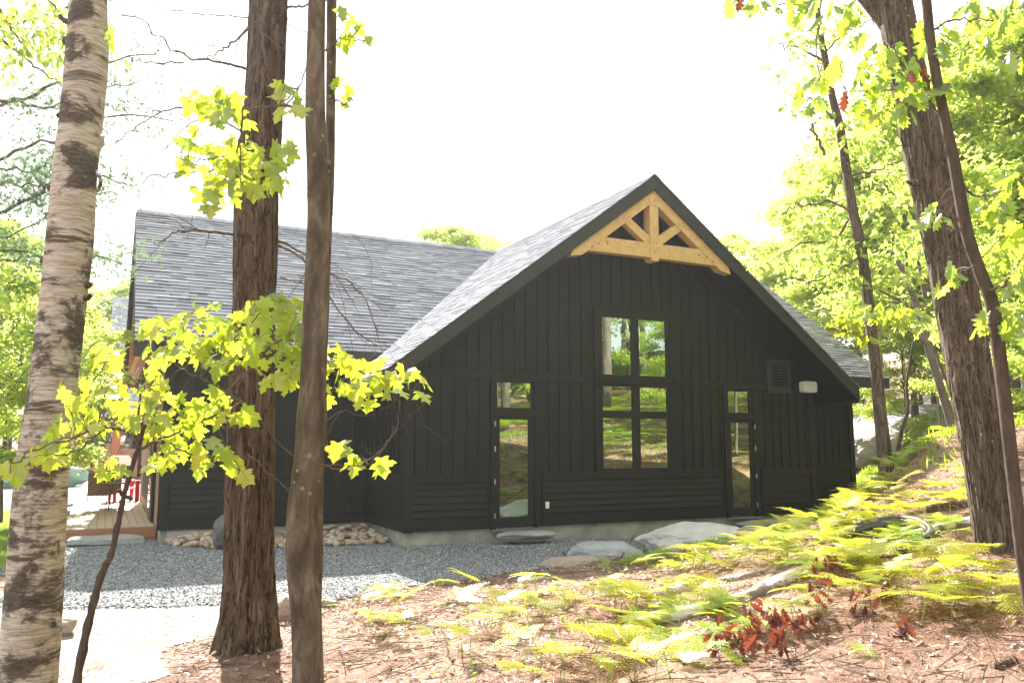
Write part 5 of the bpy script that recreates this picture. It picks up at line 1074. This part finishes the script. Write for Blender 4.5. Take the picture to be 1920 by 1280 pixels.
x, y, z = on_floor(13000, (.3, 14), (1.2, 12.5)); n = len(x); Rm = rotmats(rng.uniform(0, 6.3, n), rng.normal(0, .35, n), rng.normal(0, .35, n))
V, F = inst(OV, OF, np.c_[x, y, z+.02], Rm, np.stack([rng.uniform(.02, .06, n), rng.uniform(.03, .075, n), rng.uniform(-.1, .15, n)], -1)); tag(mk('leaf_litter', V, F, 'litter'), 'curled bleached and brown dead leaves scattered over the needles', 'dead leaves', kind='stuff')
x, y, z = on_floor(5500, (.3, 14), (1.2, 12.5)); m = MB()
for a, b_, c in zip(x, y, z):
    d = np.array([rng.normal(), rng.normal(), rng.normal(0, .12)]); d /= np.linalg.norm(d); L = rng.uniform(.04, .22); o = np.array([a, b_, c+.018]); m.add(*tube([o-d*L, o+rng.normal(0, .1, 3)*L*np.array([1, 1, .2]), o+d*L], [.0028, .0035, .0015], 4, False))
o = m.build('twig_litter', 'twig'); tag(o, 'small broken twigs lying among the needles and ferns', 'twigs', kind='stuff')
n = 2600; x = rng.uniform(-2, 2.2, n); y = rng.uniform(4.6, 10.6, n); k = smask(x, y) & (vnoise(np.c_[x, y, x*0+2], 1.5, 4) > .44); x, y = x[k], y[k]; n = len(x)
V, F = inst(OV, OF, np.c_[x, y, terr(x, y)+.012], rotmats(rng.uniform(0, 6.3, n), rng.normal(0, .2, n), rng.normal(0, .2, n)), np.stack([rng.uniform(.008, .03, n), rng.uniform(.02, .06, n), rng.uniform(-.05, .08, n)], -1)); tag(mk('sand_litter', V, F, 'litter'), 'bark crumbs and leaf scraps strewn on the pale sand beside the birch', 'dead leaves', kind='stuff')
# low green seedlings among the litter
n = 900; x = rng.uniform(2, 11, n); y = rng.uniform(4, 10, n); k = (y < edge_y(x)-.6) & (vnoise(np.c_[x, y, x*0+9], 1.1, 3) > .5); x, y = x[k], y[k]; n = len(x); R3 = 4
px_ = np.repeat(x, R3)+rng.normal(0, .03, n*R3); py_ = np.repeat(y, R3)+rng.normal(0, .03, n*R3); pz_ = np.repeat(terr(x, y), R3)+rng.uniform(.04, .12, n*R3); tip = rng.normal(0, 1, (n*R3, 3))*np.array([1, 1, .25]); Rm = leaf_frames(tip, rng.normal(0, .3, (n*R3, 3))+np.array([0, 0, 1]))
V, F = inst(QV, QF, np.c_[px_, py_, pz_], Rm, rng.uniform(.03, .08, n*R3)); tag(mk('seedlings', V, F, 'grass'), 'tiny green seedlings sprouting through the needles', 'seedlings', kind='stuff')

# ------------------------------------------------------------------ logs, sticks, hose, dry leaf sprigs
def ghp(px, py, dz=0): h = ground_hit(px, py); return np.array([h[0], h[1], h[2]+dz])
def log(pts, r0, r1, mat, label, name='birch_log', cat='log', seed=1, group=None, n=40):
    Q = spline([ghp(x, y, r0*.75) for x, y in pts], n); rr = np.linspace(r0, r1, n); S = np.arange(n)[:, None]; th = np.arange(18)[None]; wob = 1+.14*(vnoise(np.stack([S*.25+0*th, np.cos(th*.35)+seed+0*S, np.sin(th*.35)+0*S], -1), 1.5, 3)-.5)
    V, F = tube(Q, rr, 18, True, wob); c = V.mean(0); o = mk(name, V-c, F, mat, smooth=True, loc=tuple(c)); return tag(o, label, cat, group)
log([(1215, 1170), (1300, 1155), (1400, 1128), (1470, 1100)], .052, .046, 'birchlogbark', 'near white birch log lying across the slope, downhill end cut', seed=1)
log([(1430, 1114), (1540, 1070), (1640, 1040), (1740, 1008), (1835, 985)], .060, .05, 'birchlogbark', 'long white birch log running uphill toward the large leaning trunk', seed=2)
log([(1200, 1122), (1290, 1108), (1400, 1088), (1500, 1060), (1545, 1040)], .042, .034, 'birchlogbark', 'thinner pale birch log lying just above the near one', seed=3)
log([(1735, 965), (1790, 955), (1840, 948)], .05, .045, 'pinebark', 'dark rotten log behind the long white one near the large trunk', 'fallen_log', seed=4)
log([(1560, 1100), (1620, 1092), (1660, 1085)], .03, .022, 'pinebark', 'short dark stick resting below the long white log', 'fallen_branch', 'stick', seed=5)
log([(1540, 1170), (1600, 1165), (1650, 1160)], .022, .015, 'twig', 'brown stick lying level on needles under the dry leaves', 'fallen_branch', 'stick', seed=6)
log([(1770, 1190), (1850, 1165), (1920, 1150)], .02, .012, 'twig', 'thin grey stick near the lower right corner', 'fallen_branch', 'stick', seed=7)
log([(1868, 1262), (1900, 1245)], .032, .03, 'bigbark', 'thick short broken branch in the bottom right corner', 'fallen_branch', 'stick', seed=8)
log([(1585, 985), (1610, 970), (1640, 958)], .022, .015, 'palebark', 'pale broken stick leaning uphill beside the black hose', 'fallen_branch', 'stick', seed=9)
log([(730, 1182), (790, 1180), (830, 1168)], .012, .008, 'twig', 'curved bare twig below the leftmost ferns', 'fallen_branch', 'stick', seed=10, n=16)
log([(640, 1245), (720, 1240), (760, 1230)], .012, .008, 'twig', 'dark twig lying at the bottom centre left', 'fallen_branch', 'stick', seed=11, n=16)
def stick(P0, P1, r0, r1, label, mat='saplingbark'):
    P0, P1 = np.array(tuple(P0)), np.array(tuple(P1)); Q = spline([P0, (P0*2+P1)/3+rng.normal(0, .02, 3), (P0+P1*2)/3+rng.normal(0, .02, 3), P1], 14); V, F = tube(Q, np.linspace(r0, r1, 14), 8); c = V.mean(0); tag(mk('fallen_branch', V-c, F, mat, smooth=True, loc=tuple(c)), label, 'stick')
stick(ghp(1392, 992, .05), ghp(1318, 985, .32), .016, .008, 'reddish stick leaning up over the largest pale boulder')
stick(ghp(1055, 1040, .04), ghp(1110, 1050, .06), .012, .007, 'reddish stick lying across the low tan stone wedge')
stick(ghp(1165, 1050, .04), ghp(1190, 1018, .16), .010, .006, 'short stick propped between the two grey boulders')
stick(ghp(920, 1105, .02), ghp(905, 1085, .12), .007, .004, 'tiny upright twig at the edge of the gravel')
stick(ghp(850, 1245, .02), ghp(825, 1205, .12), .008, .004, 'dark twig poking up among needles below the leftmost ferns')
# coil of black pipe
c = ghp(1655, 1022, .05); Q = [];
for i in range(70):
    a = i/69*4.4*math.pi; rr = .36+.02*math.sin(a*3)+.035*(i/69); Q.append((c[0]+rr*math.cos(a), c[1]+rr*1.0*math.sin(a), tz(c[0]+rr*math.cos(a), c[1]+rr*math.sin(a))+.05+.05*i/69+.02*math.sin(a)))
V, F = tube(Q, .028, 12); tag(mk('hose_coil', V-c, F, 'hose', smooth=True, loc=tuple(c)), 'coil of black pipe lying among ferns above the long birch log', 'hose')
# sprigs of dry red-brown oak leaves
def sprig(px, py, n, h, label):
    b = ghp(px, py+22); e = empty('dry_oak_sprig', tuple(b), label, 'sprig', 'dry oak sprigs'); m = MB(); T = []
    for k in range(max(1, n//5)):
        d = np.array([rng.normal(0, .10), rng.normal(0, .10), h*rng.uniform(.75, 1.1)]); m.add(*tube(spline([(0, 0, -.02), d*.5+rng.normal(0, .015, 3), d], 6), np.linspace(.004, .0015, 6), 4, False)); T += [d*.55, d*.8, d]
    m.build('stem', 'twig', e); T = np.array(T); pos = T[rng.integers(0, len(T), n)]+rng.normal(0, .035, (n, 3)); tip = rng.normal(0, .5, (n, 3)); tip[:, 2] -= .8; Rm = leaf_frames(tip, rng.normal(0, 1, (n, 3)))
    sc = rng.uniform(.07, .12, n); V, F = inst(OV, OF, pos, Rm, np.stack([sc*.8, sc, sc*rng.uniform(1.5, 3.5, n)], -1)); mk('dry_leaves', V, F, 'deadleaf', e)
for px, py, n, h, lab in ((1370, 1205, 14, .16, 'leftmost clump of dry red-brown oak leaves low on the needles'), (1402, 1215, 22, .2, 'widest clump of dry red-brown oak leaves at the bottom of the slope'), (1430, 1180, 16, .24, 'dry red-brown leaves just above the widest clump'), (1500, 1215, 14, .16, 'dry leaf clump right of the widest one'), (1465, 1185, 12, .2, 'dry leaf clump between its two larger neighbours'), (1535, 1160, 10, .28, 'pair of hanging dry leaves under the long dark stick'), (1500, 1055, 7, .2, 'dry leaves standing against the white log'), (1545, 1085, 14, .26, 'tall dry leaf clump just below the white log'),
                           (1625, 1140, 10, .22, 'dry leaf clump on a low twig right of centre slope'), (1700, 1175, 5, .18, 'single curled dry leaf tuft toward the right corner'), (1665, 1120, 4, .14, 'small dry leaf tuft near the ferns below the log'), (1583, 965, 9, .2, 'orange-brown dry leaf tuft among ferns near the cottage corner')):
    sprig(px, py, n, h, lab)

# ------------------------------------------------------------------ air: haze box added to lift the darks like lens glare
hz = MB(); hz.box(-95, 130, -45, 120, -3, 30); ho = hz.build('haze', 'concrete'); ho.data.materials.clear()
hm = bpy.data.materials.new('haze'); hm.use_nodes = True; ht = hm.node_tree; ht.nodes.clear(); o_ = ht.nodes.new('ShaderNodeOutputMaterial'); pv = ht.nodes.new('ShaderNodeVolumePrincipled')
pv.inputs['Color'].default_value = (.93, .96, 1, 1); pv.inputs['Density'].default_value = .0006; pv.inputs['Anisotropy'].default_value = .55; ht.links.new(pv.outputs[0], o_.inputs['Volume']); ho.data.materials.append(hm); tag(ho, kind='stuff', label='thin pale haze added as a veil of glare')
